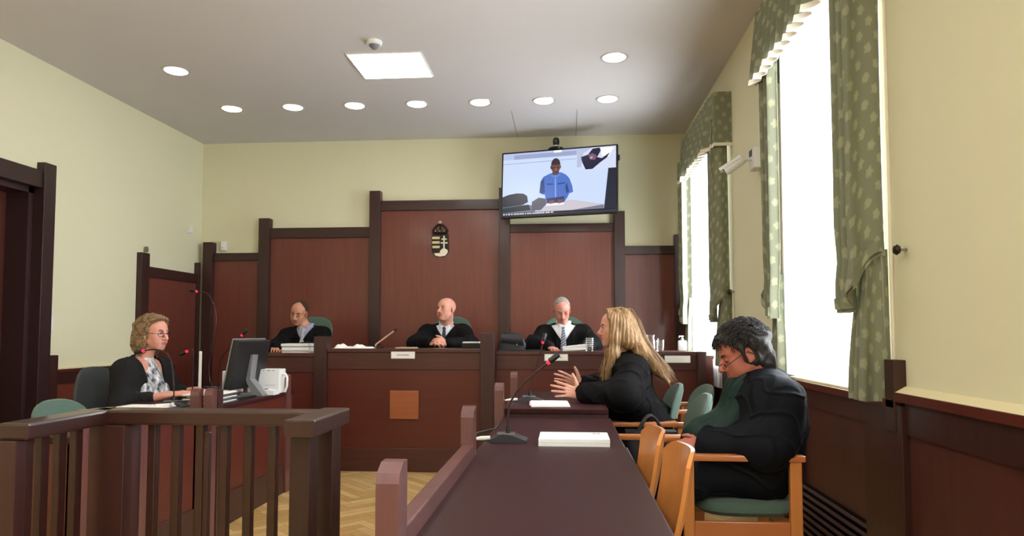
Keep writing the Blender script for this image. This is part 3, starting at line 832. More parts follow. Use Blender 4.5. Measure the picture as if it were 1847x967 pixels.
L('chair', [(0, .70), (.06, .665), (.13, .65), (.19, .66), (.225, .70), (.235, .80), (.19, .84), (0, .87)], (48, 50, 62))
L('chair', [(.27, .80), (.33, .74), (.39, .76), (.40, .85), (.35, .94), (.27, .94)], (92, 90, 106))
L('table', [(0, .88), (.24, .84), (.26, .93), (0, .96)], (44, 52, 60))
L('inset', [(.665, .0), (1, .0), (1, .34), (.665, .34)], (206, 212, 236))
L('inset wall', [(.665, .0), (.80, .0), (.72, .08), (.70, .30), (.665, .30)], (176, 184, 214))
L('inset light', [(.87, .02), (.98, .02), (.94, .16), (.88, .14)], (250, 250, 255))
L('inset figure', [(.70, .14), (.76, .11), (.80, .02), (.86, .01), (.87, .06), (.84, .16), (.88, .18), (.93, .12), (.95, .10), (.92, .18), (.87, .24), (.80, .34), (.74, .34), (.71, .22)], (34, 30, 56))
L('inset face', [(.76, .11), (.80, .09), (.84, .14), (.82, .20), (.78, .19)], (118, 84, 104))
L('inset hand', [(.78, .15), (.80, .14), (.80, .17), (.78, .18)], (190, 168, 190))
L('caption bar', [(0, .965), (1, .965), (1, 1), (0, 1)], (20, 22, 48))
x_ = .01; r_ = random.Random(5)
while x_ < .46:
    w_ = r_.uniform(.006, .02); L('caption', [(x_, .974), (x_ + w_, .974), (x_ + w_, .992), (x_, .992)], (226, 228, 240)); x_ += w_ + r_.choice([.003, .003, .009])
mb_ = MB(); mats_ = []; mi_ = {}
for k, (nm, pts, col) in enumerate(layers):
    key = col
    if key not in mi_:
        mi_[key] = len(mats_); mats_.append(em_('%d %d %d' % col, col, .68))
    n = len(mb_.v); d = .0006 + k * .00006
    mb_.v.extend([(x, -.0205 - d, z) for x, z in pts]); mb_.f.append(tuple(range(n, n + len(pts)))); mb_.m.append(mi_[key])
me = bpy.data.meshes.new('screen'); me.from_pydata(mb_.v, [], mb_.f)
for m_ in mats_: me.materials.append(m_)
me.polygons.foreach_set('material_index', mb_.m)
o = bpy.data.objects.new('screen', me); COL.objects.link(o); o.parent = tv
o['label'] = 'lit screen with a man in a denim shirt and a small inset picture'
MB().box(-.15, .15, .03, .08, -.12, .12, b=.005).tube([(0, .08, 0), (.06, .30, .0), (.09, .40, 0)], .022, 8).build('wall_bracket', M['dgrey'], tv)
MB().box(-.63, .63, .03, .06, -.30, .30, b=.01).build('back_cover', M['dgrey'], tv)
MB().box(.645, .662, -.005, .02, .2, .26, b=.003).build('knob', M['black'], tv)
# conference camera above the television
vc = thing('conference_camera', 'black dome shaped video camera standing above the television', 'camera', (-.10, 7.53, 3.20))
MB().lathe([(0, 0), (.085, 0), (.09, .01), (.075, .025), (.04, .035), (0, .037)], n=28).build('base', M['black'], vc, True)
MB().lathe([(0, .035), (.02, .035), (.026, .055), (.0, .055)], n=20).build('neck', M['white'], vc, True)
MB().lathe([(0, .052), (.030, .055), (.037, .08), (.036, .115), (.024, .135), (0, .14)], n=24).build('head', M['black'], vc, True)
MB().lathe([(0, -.042), (.018, -.04), (.02, -.03), (0, -.03)], c=(0, 0, .095), axis='y', n=18).build('lens', M['dgrey'], vc, True)
MB().box(-.01, .01, .03, .37, .005, .02).build('bracket', M['dgrey'], vc)

# security camera between the windows
sc_ = thing('security_camera', 'white bullet security camera with junction box on the wall between the windows', 'camera', (XR, 4.86, 2.40))
MB().box(-.07, 0, -.065, .065, -.075, .075, b=.012).build('junction_box', M['white'], sc_)
MB().box(-.074, -.068, -.02, .045, .02, .065, b=.002).build('cable_port', M['black'], sc_)
MB().tube([(-.07, .0, .0), (-.11, .0, .0), (-.135, .01, -.01)], .012, 10).build('arm', M['white'], sc_, True)
R_ = Matrix.Rotation(radians(38), 3, 'Y') @ Matrix.Identity(3)
ax = Vector((-.82, .25, -.50)).normalized(); p0 = Vector((-.12, .0, .005)); p1 = p0 + ax * .15
MB().tube([p0, p0 + ax * .02, p1 - ax * .01, p1], [.026, .036, .036, .034], 20).build('body', M['white'], sc_, True)
MB().tube([p1 - ax * .004, p1 + ax * .004], [.030, .028], 18).build('lens', M['black'], sc_, True)
up_ = Vector((0, 0, 1)); up_ = (up_ - ax * up_.dot(ax)).normalized(); sd_ = ax.cross(up_)
def vis(u, v):
    a = radians(-75 + 150 * u); return p0 + ax * (.01 + .165 * v) + up_ * .040 * cos(a) + sd_ * .040 * sin(a)
MB().grid(vis, 14, 3, .004).build('sun_shield', M['white'], sc_, True)

# ------------------------------------------------------------------ microphones
def gooseneck(lab, base, pts, ang=0, basew=1.0, ring=True, stem_m=None):
    """base on the surface, pts relative points of the neck; ends with red ring and capsule"""
    t = thing('gooseneck_microphone', lab, 'microphone', base, ang)
    if basew:
        k = basew
        MB().prism([(-.075 * k, 0), (.085 * k, 0), (.08 * k, .008), (.02, .03), (-.02, .034), (-.07 * k, .012)], -.05 * k, .05 * k, 'xz').build('base', mat('microphone base', (52, 54, 58), .35), t)
        MB().box(-.045, .03, -.03, .03, .030, .034, b=.001).build('button_plate', M['metal'], t)
        MB().tube([(0, 0, .02), (0, 0, .065)], [.012, .008], 10).build('socket', M['black'], t, True)
    P = [Vector((0, 0, .03))] + [Vector(p) for p in pts]
    # smooth the neck
    Q = []
    for i in range(len(P) - 1):
        a = P[max(i - 1, 0)]; b = P[i]; c = P[i + 1]; d = P[min(i + 2, len(P) - 1)]
        for s in range(6):
            u = s / 6; Q.append(.5 * ((2 * b) + (c - a) * u + (2 * a - 5 * b + 4 * c - d) * u * u + (3 * b - a - 3 * c + d) * u ** 3))
    Q.append(P[-1])
    MB().tube(Q, .0042, 8).build('neck', stem_m or mat('microphone neck', (60, 34, 34), .35, metal=.4), t, True)
    e = P[-1]; d = (Q[-1] - Q[-2]).normalized()
    MB().tube([e, e + d * .012], [.0072, .0080], 12).build('light_ring', M['redled'], t, True)
    MB().tube([e + d * .012, e + d * .016, e + d * .058, e + d * .064], [.009, .0125, .0125, .008], 12).build('capsule', M['black'], t, True)
    return t
g1 = gooseneck('black gooseneck microphone with red ring on the desk beside the white document stack', (-.245, 2.93, .745), [(.0, 0, .10), (.015, 0, .17), (.07, 0, .245), (.165, 0, .325)])
MB().tube([(-.15, 0, .006), (-.115, 0, .010), (-.075, 0, .012)], [.004, .009, .009], 10).build('cable_plug', M['white'], g1, True)
MB().tube([(-.15, 0, .006), (-.16, .2, .004), (-.09, .35, .004), (-.09, .7, .004)], .003, 6).build('cable', M['black'], g1, True)
g2 = gooseneck('thin gooseneck microphone on the desk in front of the blonde woman', (-.215, 4.15, .79), [(-.0, 0, .08), (.02, 0, .16), (.05, 0, .25), (.075, 0, .345)])
MB().tube([(-.15, 0, .006), (-.115, 0, .010), (-.075, 0, .012)], [.004, .009, .009], 10).build('cable_plug', M['white'], g2, True)
gooseneck('gooseneck microphone in front of the clerk, red ring by her neck', (-2.40, 4.10, .75), [(0, 0, .12), (-.03, 0, .30), (-.12, 0, .345), (-.195, 0, .338)])
gooseneck('upright gooseneck microphone beside the thin screen on the clerk desk', (-2.53, 4.55, .75), [(0, 0, .16), (0, 0, .30), (-.012, 0, .335), (-.04, 0, .325)])
gooseneck('gooseneck microphone leaning right in front of the left bench wing', (-2.66, 5.16, .75), [(.0, 0, .16), (.02, 0, .26), (.09, 0, .34), (.17, 0, .425)])
m_ = gooseneck('tall microphone with red ring above the clerk, before the left wall panelling', (-2.745, 5.20, .75), [(-.02, 0, .2), (.03, 0, .55), (-.03, 0, .74), (-.125, 0, .77)])
# light coloured lamp arm on the bench
gv = thing('desk_microphone', 'pale straight microphone arm slanting up from the bench, left of the bald judge', 'microphone', (-1.74, 6.25, 1.06))
MB().box(-.09, .06, -.05, .05, 0, .014, b=.004).build('base', M['black'], gv)
MB().tube([(0, 0, .014), (.0, 0, .03), (.17, 0, .155)], .007, 8).build('arm', mat('pale wood arm', (206, 168, 140), .5), gv, True)
MB().tube([(.17, 0, .155), (.195, 0, .172)], .008, 8).build('capsule', M['black'], gv, True)

# ------------------------------------------------------------------ papers, plates, small things
def nameplate(lab, x0, x1, y, z0, z1, text):
    t = thing('name_plate', lab, 'name plate', ((x0 + x1) / 2, y, (z0 + z1) / 2))
    w, h = (x1 - x0) / 2, (z1 - z0) / 2
    MB().box(-w, w, -.012, 0, -h, h, b=.002).build('plate', M['plate'], t)
    MB().box(-w + .006, w - .006, -.0135, -.012, -h + .006, h - .006).build('card', M['paper'], t)
    if text:
        m = MB(); x = -w * .5; r = random.Random(text)
        while x < w * .5:
            a = r.uniform(.004, .009); m.box(x, x + a, -.0142, -.0136, -.004, .004 + r.choice([0, .002])); x += a + .003
        m.build('lettering', M['grey'], t)
nameplate('name plate with faint lettering on the centre of the bench front', -1.516, -1.305, BF - .004, .974, 1.036, 4)
nameplate('name plate on the bench below the right hand judge', -.19, .017, BF + .166, .952, 1.012, 9)
nameplate('blank name plate on the bench below the sanitiser bottle', .85, 1.07, BF + .166, .938, 1.0, 0)

def paper_stack(name, lab, cat, loc, sx, sy, hts, rz=0, cols=None, jit=.01, grp=None):
    t = thing(name, lab, cat, loc, rz, grp); z = 0; r = random.Random(lab)
    for k, h in enumerate(hts):
        dx, dy = r.uniform(-jit, jit), r.uniform(-jit, jit)
        MB().box(-sx / 2 + dx, sx / 2 + dx, -sy / 2 + dy, sy / 2 + dy, z, z + h, b=min(.002, h * .3)).build('sheaf', (cols or [M['paper']])[k % len(cols or [1])], t); z += h + .0003
    return t
ds = paper_stack('document_stack', 'thick white document stack on the desk beside the gooseneck microphone', 'documents', (.03, 2.90, .745), .285, .20, [.014, .016], cols=[M['paper'], mat('white cover', (240, 240, 240), .5)], jit=.001)
MB().lathe([(0, 0), (.016, 0), (.016, .0006), (0, .0006)], c=(.095, .06, .0308), n=20).lathe([(0, .0006), (.01, .0006), (.01, .001), (0, .001)], c=(.095, .06, .0308), n=16, mi=1).build('round_stamp', [M['grey'], M['paper']], ds)
paper_stack('papers', 'white papers under the hands of the blonde woman', 'papers', (-.095, 3.98, .79), .215, .24, [.004, .003, .004], rz=radians(3), cols=[M['paper'], mat('pale pink paper', (230, 206, 196), .8), M['paper']])
bs = paper_stack('document_binders', 'stack of white binders on the left bench wing before the left judge', 'binders', (-2.40, 6.12, 1.02), .25, .22, [.012, .008, .03, .006, .024], cols=[mat('pinkish paper', (214, 198, 192), .8), M['paper'], M['paper'], M['black'], M['paper']], jit=.012)
def cloth_lump(name, lab, cat, loc, sx, sy, h, seed=0):
    r = random.Random(seed); ph = r.random() * 6
    def f(u, v):
        x = (u - .5) * sx; y = (v - .5) * sy
        e = sm(0, .12, u) * sm(0, .12, 1 - u) * sm(0, .2, v) * sm(0, .2, 1 - v)
        return (x, y, .002 + h * e * (.35 + .65 * max(0, sin(u * pi * 1.6 + .2)) ** 2) * (.8 + .2 * sin(v * 9 + ph)))
    m = MB().grid(f, 30, 12, .003); o = m.build(name, M['paper'], None, True); o.location = loc
    return tag(o, lab, cat)
cloth_lump('open_book', 'open white papers at the left end of the central bench top', 'papers', (-1.98, 6.10, 1.0605), .15, .2, .04, 1)
cloth_lump('open_book', 'second open white sheaf on the central bench top, right of the first', 'papers', (-1.81, 6.10, 1.0605), .17, .2, .035, 2)
paper_stack('papers', 'flat pale papers on the bench between the slanting arm and the bald judge', 'papers', (-1.43, 6.15, 1.06), .16, .2, [.004, .004], cols=[mat('beige paper', (190, 170, 140), .8)])
bk = thing('document_case', 'black case with a white top edge at the right hand of the bald judge', 'case', (-.845, 6.2, 1.06))
MB().box(-.08, .08, -.07, .07, 0, .045, b=.004).build('case', M['black'], bk); MB().box(-.075, .075, -.068, .065, .046, .058, b=.002).build('paper_edge', M['paper'], bk)
ob = thing('open_binder', 'white open binder tilted on the bench before the grey haired judge', 'binder', (.09, 6.32, 1.035))
MB().box(-.12, .09, -.10, .09, .003, .03, b=.01, R=Matrix.Rotation(radians(-3), 3, 'Y')).build('cover', M['paper'], ob, True)
MB().prism([(-.125, .026), (.1, .040), (.1, .062), (-.06, .045), (-.12, .036)], -.09, .09, 'xz').build('pages', M['paper'], ob)
# black bag on the right bench wing
hb = thing('briefcase', 'black leather bag slumped on the bench left of the grey haired judge', 'bag', (-.50, 6.36, 1.035))
def bag(u, v):
    a = u * 2 * pi; c_, s_ = cos(a), sin(a); k = (abs(c_) ** 4 + abs(s_) ** 4) ** -.25
    w = .125 - .03 * v + .012 * sin(v * 5); d_ = .05 * (1 - .45 * v)
    return (w * k * c_ + .02 * v, d_ * k * s_, .165 * v * (1 - .18 * max(0, c_) * v))
MB().grid(bag, 30, 8).grid(lambda u, v: tuple(Vector(bag(u, 1)) * v + Vector((.02, 0, .155)) * (1 - v)), 30, 3).build('body', M['blackcloth'], hb, True)
MB().grid(lambda u, v: (-.09 + .2 * u, -.04 - .012 * sin(v * pi), .15 - .075 * v - .03 * u * v), 10, 8, .004).build('flap', mat('bag flap leather', (38, 38, 42), .4), hb, True)
MB().lathe([(0, -.004), (.006, -.003), (.006, 0), (0, 0)], c=(.055, -.056, .055), axis='y', n=12).build('clasp', M['metal'], hb, True)
lf = thing('leather_folder', 'flat black folder lying on the right bench wing under the black bag', 'folder', (-.36, 6.20, 1.035))
MB().box(-.24, .17, -.07, .05, 0, .012, b=.003).build('cover', M['blackcloth'], lf)
# glasses and jug
def tumbler(lab, x, y, z, r, h, ribs=False, gobj='drinking_glass'):
    t = thing(gobj, lab, 'glass', (x, y, z))
    prof = [(0, 0), (r * .86, 0), (r * .9, .004), (r, h), (r - .0025, h), (r * .86, .008), (0, .008)]
    MB().lathe(prof, n=28).build('bowl', M['glass'], t, True)
    if ribs:
        m = MB()
        for k in range(5):
            zz = h * (.35 + .14 * k); rr = r * (.9 + .1 * zz / h) + .0008
            m.lathe([(rr, zz - .002), (rr + .0012, zz), (rr, zz + .002), (rr - .0006, zz)], n=28)
        m.build('ring_pattern', M['paper'], t, True)
tumbler('ringed drinking glass standing before the grey haired judge', .21, 6.25, 1.035, .036, .12, True)
tumbler('clear drinking glass beside the glass jug on the bench', .835, 6.27, 1.035, .034, .10)
tumbler('clear drinking glass half hidden behind the jug', .69, 6.36, 1.035, .033, .10)
jg = thing('glass_jug', 'clear glass water jug on the bench behind the blonde woman', 'jug', (.752, 6.30, 1.035))
MB().lathe([(0, 0), (.04, 0), (.045, .01), (.042, .09), (.034, .115), (.040, .145), (.037, .145), (.031, .115), (.038, .09), (.04, .012), (0, .008)], n=30).build('body', M['glass'], jg, True)
MB().tube([(.036, 0, .12), (.07, 0, .115), (.075, 0, .06), (.042, 0, .03)], .005, 8).build('handle', M['glass'], jg, True)
MB().box(-.05, .05, -.045, .045, -.0, .003).build('coaster', M['paper'], jg)
sb = thing('sanitiser_bottle', 'white pump bottle at the right end of the bench', 'bottle', (1.035, 6.30, 1.035))
MB().box(-.039, .039, -.022, .022, 0, .095, b=.014).build('body', M['white'], sb, True)
MB().lathe([(.0, .09), (.014, .09), (.014, .112), (.006, .114), (.006, .128), (0, .128)], n=18).build('collar', M['white'], sb, True)
MB().box(-.03, .012, -.008, .008, .126, .138, b=.003).box(-.032, -.024, -.006, .006, .118, .134, b=.002).build('pump_head', M['white'], sb)

# clerk's desk: monitor, thin screen, white box, papers
mo = thing('computer_monitor', 'black computer monitor seen from behind on the clerk desk', 'monitor', (-2.30, 4.84, .75), radians(-2))
# local -X is the screen side; panel tilts back
Rm = Matrix.Rotation(radians(11), 3, 'Y')
MB().box(-.035, .015, -.235, .235, .055, .40, b=.006, R=Rm, piv=(0, 0, .06)).build('housing', mat('monitor back', (24, 24, 26), .45), mo)
MB().box(-.042, -.034, -.24, .24, .048, .408, b=.003, R=Rm, piv=(0, 0, .06)).build('bezel', M['grey'], mo)
MB().prism([(.015, .30), (.075, .29), (.055, .12), (.15, .008), (.15, 0), (-.02, 0), (-.01, .02), (.07, .02), (.03, .10), (.02, .13)], -.04, .04, 'xz').build('stand', M['grey'], mo)
ts = thing('side_screen', 'thin pale screen seen edge on beside the clerk hands', 'screen', (-2.67, 4.90, .75), radians(28.6))
MB().box(-.010, .010, -.16, .16, .05, .31, b=.004).build('housing', M['paper'], ts)
MB().box(-.015, -.0105, -.15, .15, .065, .295).build('display', M['black'], ts)
MB().box(-.05, .05, -.07, .07, 0, .01, b=.003).box(-.008, .008, -.03, .03, .01, .06).build('stand', M['dgrey'], ts)
wb = thing('white_box', 'white upright box with a side handle behind the monitor on the clerk desk', 'box', (-2.235, 5.06, .75), radians(4))
MB().box(-.125, .115, -.06, .08, 0, .178, b=.008).build('body', M['white'], wb)
MB().tube([(.112, 0, .14), (.14, 0, .14), (.152, 0, .11), (.15, 0, .05), (.135, 0, .005)], .0085, 10).build('handle', M['white'], wb, True)
for (a_, b_, z_) in ((-.01, .0, .166), (.02, .045, .168), (.06, .075, .167)): MB().box(a_, b_, -.0612, -.0604, z_, z_ + .004).build('printed_mark', M['dgrey'], wb)
MB().box(.01, .085, -.0612, -.0604, .06, .062).build('printed_line', M['grey'], wb)
w2 = thing('white_device', 'tall thin white device left of the monitor on the clerk desk', 'device', (-2.50, 5.05, .75))
MB().box(-.05, .05, -.06, .08, 0, .165, b=.008).build('body', M['white'], w2); MB().box(-.03, .03, -.062, -.06, .12, .13).build('slot', M['grey'], w2)
tr_ = thing('paper_tray', 'clear letter tray with papers at the front edge of the clerk desk', 'tray', (-2.27, 4.30, .75), radians(2))
for k in range(3):
    MB().box(-.115, .115, -.16, .16, .002 + k * .026, .006 + k * .026, b=.001).build('tier', mat('smoky tray', (120, 112, 112), .2), tr_)
    MB().box(-.105, .105, -.15, .15, .008 + k * .026, .014 + k * .026).build('sheaf', M['paper'], tr_)
ky = thing('keyboard', 'black keyboard lying on the clerk desk beside the monitor foot', 'keyboard', (-2.25, 4.60, .75), radians(80))
MB().box(-.15, .15, -.06, .06, 0, .012, b=.003).build('body', M['black'], ky)
kk = MB()
for i in range(14):
    for j in range(5): kk.box(-.142 + i * .0205, -.125 + i * .0205, -.052 + j * .021, -.036 + j * .021, .012, .017, b=.002)
kk.build('keys', M['dgrey'], ky)
paper_stack('papers', 'sheet of paper lying under the black monitor', 'papers', (-2.33, 4.66, .75), .10, .2, [.01], rz=.2)
cp = thing('desk_phone', 'small white device with a dark dial in front of the white box', 'device', (-2.16, 4.92, .75))
MB().prism([(-.06, 0), (.06, 0), (.06, .03), (-.05, .045)], -.05, .05, 'xz').build('body', M['white'], cp); MB().lathe([(0, 0), (.014, 0), (.014, .004), (0, .004)], c=(-.01, -.02, .040), n=14).build('dial', M['dgrey'], cp)
fd = thing('open_folder', 'black and white open folder on the desk in front of the clerk arm', 'folder', (-2.44, 3.99, .75), radians(0))
MB().box(-.20, .15, -.10, .07, 0, .006, b=.002).build('cover', M['black'], fd)
MB().box(-.19, -.04, -.095, .05, .007, .016, b=.002).box(-.03, .10, -.10, .04, .007, .014, b=.002).build('pages', M['paper'], fd)
MB().tube([(.03, -.06, .02), (.10, -.02, .022), (.13, -.05, .03)], .010, 8).build('clip', M['white'], fd, True)
# handbag on the chair
hg = thing('handbag', 'black handbag with arched handle standing on the green armchair', 'bag', (.46, 3.885, .475))
MB().grid(lambda u, v: (lambda a, k: (.15 * k * cos(a) * (1 - .08 * v), .085 * k * sin(a) * (1 - .35 * v), .19 * v))(u * 2 * pi, (abs(cos(u * 2 * pi)) ** 5 + abs(sin(u * 2 * pi)) ** 5) ** -.2), 36, 6).box(-.137, .137, -.05, .05, .17, .19, b=.005).build('body', M['blackcloth'], hg, True)
for yy in (-.045, .045):
    MB().tube([(-.065 + .13 * k / 14, yy * .6, .185 + .085 * sin(pi * k / 14)) for k in range(15)], .007, 8).build('handle', mat('handle leather', (44, 40, 42), .35), hg, True)
# ------------------------------------------------------------------ people
# Bodies, robes and hair are smooth unions of tapered limbs, turned into one continuous mesh.
V3 = lambda *a: np.array(a, float)
def unit(v): v = np.array(v, float); return v / max(1e-9, np.linalg.norm(v))
def frame(fwd, up=(0, 0, 1)):
    """columns: lateral(right of the person), forward, up"""
    f = unit(fwd); u = np.array(up, float); u = unit(u - f * np.dot(u, f)); r = np.cross(f, u)
    return np.stack([r, f, u], 1)
def rotm(axis, deg):
    return np.array(Matrix.Rotation(radians(deg), 3, axis))
class Field:
    def __init__(s, lo, hi, h):
        s.lo = np.array(lo, float); s.h = h
        s.n = np.ceil((np.array(hi) - s.lo) / h).astype(int) + 1
        s.d = np.full(s.n, 1.0, np.float32)
    def sub(s, lo, hi):
        a = np.maximum(0, np.floor((np.array(lo) - s.lo) / s.h).astype(int)); b = np.minimum(s.n, np.ceil((np.array(hi) - s.lo) / s.h).astype(int) + 1)
        if np.any(b <= a): return None, None
        sl = tuple(slice(a[i], b[i]) for i in range(3))
        g = np.meshgrid(*[s.lo[i] + s.h * np.arange(a[i], b[i]) for i in range(3)], indexing='ij')
        return sl, np.stack(g, -1)
    def put(s, lo, hi, fn, k=.02, op='u'):
        m = max(k, 3 * s.h)
        sl, P = s.sub(np.array(lo) - m, np.array(hi) + m)
        if sl is None: return
        d = fn(P).astype(np.float32); e = s.d[sl]
        s.d[sl] = smin(e, d, k) if op == 'u' else -smin(-e, d, k)
    def cone(s, a, b, ra, rb, k=.02, sc=None, R=None, op='u'):
        a = np.array(a, float); b = np.array(b, float); r = max(ra, rb) * (max(sc) if sc is not None else 1)
        s.put(np.minimum(a, b) - r, np.maximum(a, b) + r, lambda P: sd_cone(P, a, b, ra, rb, sc, R), k, op)
    def ell(s, c, r, R=None, k=.02, op='u'):
        c = np.array(c, float); m = max(r)
        s.put(c - m, c + m, lambda P: sd_ell(P, c, r, R), k, op)
def smin(a, b, k):
    if k <= 0: return np.minimum(a, b)
    h = np.maximum(k - np.abs(a - b), 0) / k
    return np.minimum(a, b) - h * h * k * .25
def sd_cone(P, a, b, ra, rb, sc=None, R=None):
    if R is not None or sc is not None:
        R = np.eye(3) if R is None else R; sc = np.array(sc)
        P = ((P - a) @ R) / sc; bb = ((b - a) @ R) / sc; aa = np.zeros(3); f = min(sc)
    else: bb = b; aa = a; f = 1
    ab = bb - aa; t = np.clip(((P - aa) @ ab) / max(1e-9, ab @ ab), 0, 1)
    return (np.linalg.norm(P - aa - t[..., None] * ab, axis=-1) - (ra + (rb - ra) * t)) * f
def sd_ell(P, c, r, R=None):
    q = P - c
    if R is not None: q = q @ R
    r = np.array(r); k0 = np.linalg.norm(q / r, axis=-1); k1 = np.linalg.norm(q / (r * r), axis=-1)
    return k0 * (k0 - 1) / np.maximum(k1, 1e-6)
def nets(F, iso=0.0):
    d = F.d - iso; ins = d < 0; nx, ny, nz = d.shape
    c = np.zeros((nx - 1, ny - 1, nz - 1), np.uint8)
    for i in (0, 1):
        for j in (0, 1):
            for k in (0, 1): c += ins[i:nx - 1 + i, j:ny - 1 + j, k:nz - 1 + k]
    act = (c > 0) & (c < 8); idx = -np.ones(act.shape, np.int64); I = np.argwhere(act); idx[act] = np.arange(len(I))
    acc = np.zeros((len(I), 3)); cnt = np.zeros(len(I))
    cs = [(0, 0, 0), (1, 0, 0), (0, 1, 0), (1, 1, 0), (0, 0, 1), (1, 0, 1), (0, 1, 1), (1, 1, 1)]
    val = [d[I[:, 0] + o[0], I[:, 1] + o[1], I[:, 2] + o[2]] for o in cs]
    for a in range(8):
        for b in range(a + 1, 8):
            if sum(abs(cs[a][q] - cs[b][q]) for q in range(3)) != 1: continue
            va, vb = val[a], val[b]; m = (va < 0) != (vb < 0)
            t = np.where(m, va / np.where(va - vb == 0, 1, va - vb), 0)
            p = np.array(cs[a], float) + t[:, None] * (np.array(cs[b], float) - np.array(cs[a], float))
            acc += np.where(m[:, None], p, 0); cnt += m
    V = F.lo + F.h * (I + acc / cnt[:, None])
    Q = []
    for ax in range(3):
        s0 = [slice(None)] * 3; s1 = [slice(None)] * 3; s0[ax] = slice(0, -1); s1[ax] = slice(1, None)
        A = ins[tuple(s0)]; Bq = ins[tuple(s1)]; e = np.argwhere(A != Bq)
        o = [q for q in range(3) if q != ax]
        e = e[(e[:, o[0]] > 0) & (e[:, o[1]] > 0) & (e[:, o[0]] < d.shape[o[0]] - 1) & (e[:, o[1]] < d.shape[o[1]] - 1)]
        fl = A[e[:, 0], e[:, 1], e[:, 2]]
        def at_(u, v):
            q = e.copy(); q[:, o[0]] += u; q[:, o[1]] += v; return idx[q[:, 0], q[:, 1], q[:, 2]]
        q = np.stack([at_(-1, -1), at_(0, -1), at_(0, 0), at_(-1, 0)], 1)
        rev = fl if ax != 1 else ~fl
        q = np.where(rev[:, None], q, q[:, ::-1]); Q.append(q)
    Q = np.concatenate(Q); Q = Q[(Q >= 0).all(1)]
    return V, Q
def relax(V, Q, it=1, w=.5):
    for _ in range(it):
        acc = np.zeros_like(V); n = np.zeros(len(V))
        for a, b in ((0, 1), (1, 2), (2, 3), (3, 0)):
            np.add.at(acc, Q[:, a], V[Q[:, b]]); np.add.at(acc, Q[:, b], V[Q[:, a]]); np.add.at(n, Q[:, a], 1); np.add.at(n, Q[:, b], 1)
        V = V * (1 - w) + w * acc / np.maximum(n, 1)[:, None]
    return V
def mesh_obj(name, V, Q, mats, parent, mi=None, keep_main=False):
    me = bpy.data.meshes.new(name)
    me.vertices.add(len(V)); me.vertices.foreach_set('co', V.astype(np.float32).ravel())
    me.loops.add(len(Q) * 4); me.loops.foreach_set('vertex_index', Q.astype(np.int32).ravel())
    me.polygons.add(len(Q)); me.polygons.foreach_set('loop_start', (np.arange(len(Q)) * 4).astype(np.int32))
    me.polygons.foreach_set('loop_total', np.full(len(Q), 4, np.int32))
    for m in (mats if isinstance(mats, (list, tuple)) else [mats]): me.materials.append(m)
    me.polygons.foreach_set('use_smooth', np.ones(len(Q), bool))
    if mi is not None: me.polygons.foreach_set('material_index', mi.astype(np.int32))
    me.update(calc_edges=True); me.validate()
    o = bpy.data.objects.new(name, me); COL.objects.link(o); o.parent = parent
    return o
def main_part(V, Q):
    """keep only the largest connected piece"""
    lab = np.arange(len(V))
    while True:
        m = lab[Q].min(1); new = lab.copy()
        for k in range(4): np.minimum.at(new, Q[:, k], m)
        new = new[new]
        if (new == lab).all(): break
        lab = new
    ids, cnt = np.unique(lab, return_counts=True); big = ids[cnt.argmax()]; keep = lab == big
    re = np.cumsum(keep) - 1; Q = Q[keep[Q[:, 0]]]
    return V[keep], re[Q]

# head in its own frame: x to the person's right... y forward, z up, origin between the ears
def head_sdf(p, male=True, jaw=1.0, wide=1.0):
    q = p.copy(); sx = np.abs(q[..., 0]); m = np.stack([sx, q[..., 1], q[..., 2]], -1)
    E = lambda c, r: sd_ell(m, np.array(c, float), r)
    C = lambda a, b, ra, rb: sd_cone(m, np.array(a, float), np.array(b, float), ra, rb)
    d = E((0, -.016, .035), (.075 * wide, .094, .083))
    d = smin(d, E((0, .030, .035), (.062 * wide, .056, .062)), .03)
    d = smin(d, E((0, .028, -.022), (.060 * wide, .056, .072)), .03)
    d = smin(d, C((.050 * jaw, .002, -.052), (.012, .066, -.094), .017, .016), .03)
    d = smin(d, E((0, .072, -.098), (.020, .016, .014)), .018)
    d = smin(d, E((0, .030, -.075), (.042 * jaw, .045, .030)), .03)
    d = smin(d, E((.043, .056, -.016), (.020, .020, .018)), .02)          # cheek bones
    d = smin(d, E((.036, .058, -.046), (.022, .022, .026)), .025)         # cheeks
    d = smin(d, C((.010, .084, .028), (.046, .066, .029), .008 if male else .006, .007), .014)   # brow
    d = -smin(-d, E((.031, .094, .009), (.020, .020, .0155)), .010)        # socket
    d = smin(d, E((.031, .0715, .008), (.0145, .0145, .0135)), .004)       # lids over the eyeball
    if male:
        d = smin(d, C((0, .086, .016), (0, .113, -.024), .0082, .0125), .012)
        d = smin(d, E((0, .115, -.029), (.0115, .0115, .010)), .006)
    else:
        d = smin(d, C((0, .084, .014), (0, .106, -.022), .0070, .0108), .014)
        d = smin(d, E((0, .109, -.024), (.0100, .0095, .0088)), .008)
    d = smin(d, E((.0125, .098, -.031), (.0085, .011, .0085)), .006)
    d = smin(d, E((0, .076, -.062), (.028, .019, .024)), .02)             # muzzle
    d = smin(d, C((0, .0945, -.054), (.020, .084, -.058), .0052, .0035), .006)
    d = smin(d, C((0, .0935, -.066), (.018, .084, -.0635), .0062, .004), .006)
    d = -smin(-d, C((0, .0995, -.0600), (.022, .0875, -.0610), .0016, .0012), .003)
    # ears
    Re = np.array(Matrix.Rotation(radians(-22), 3, 'Z')) @ np.array(Matrix.Rotation(radians(-12), 3, 'X'))
    ear = sd_ell(m, V3(.078 * wide, -.010, -.004), (.0085, .019, .032), Re)
    ear = -smin(-ear, sd_ell(m, V3(.086 * wide, -.007, .001), (.0075, .011, .020), Re), .004)
    ear = smin(ear, sd_ell(m, V3(.078 * wide, .000, -.028), (.007, .009, .010)), .008)
    return smin(d, ear, .006)

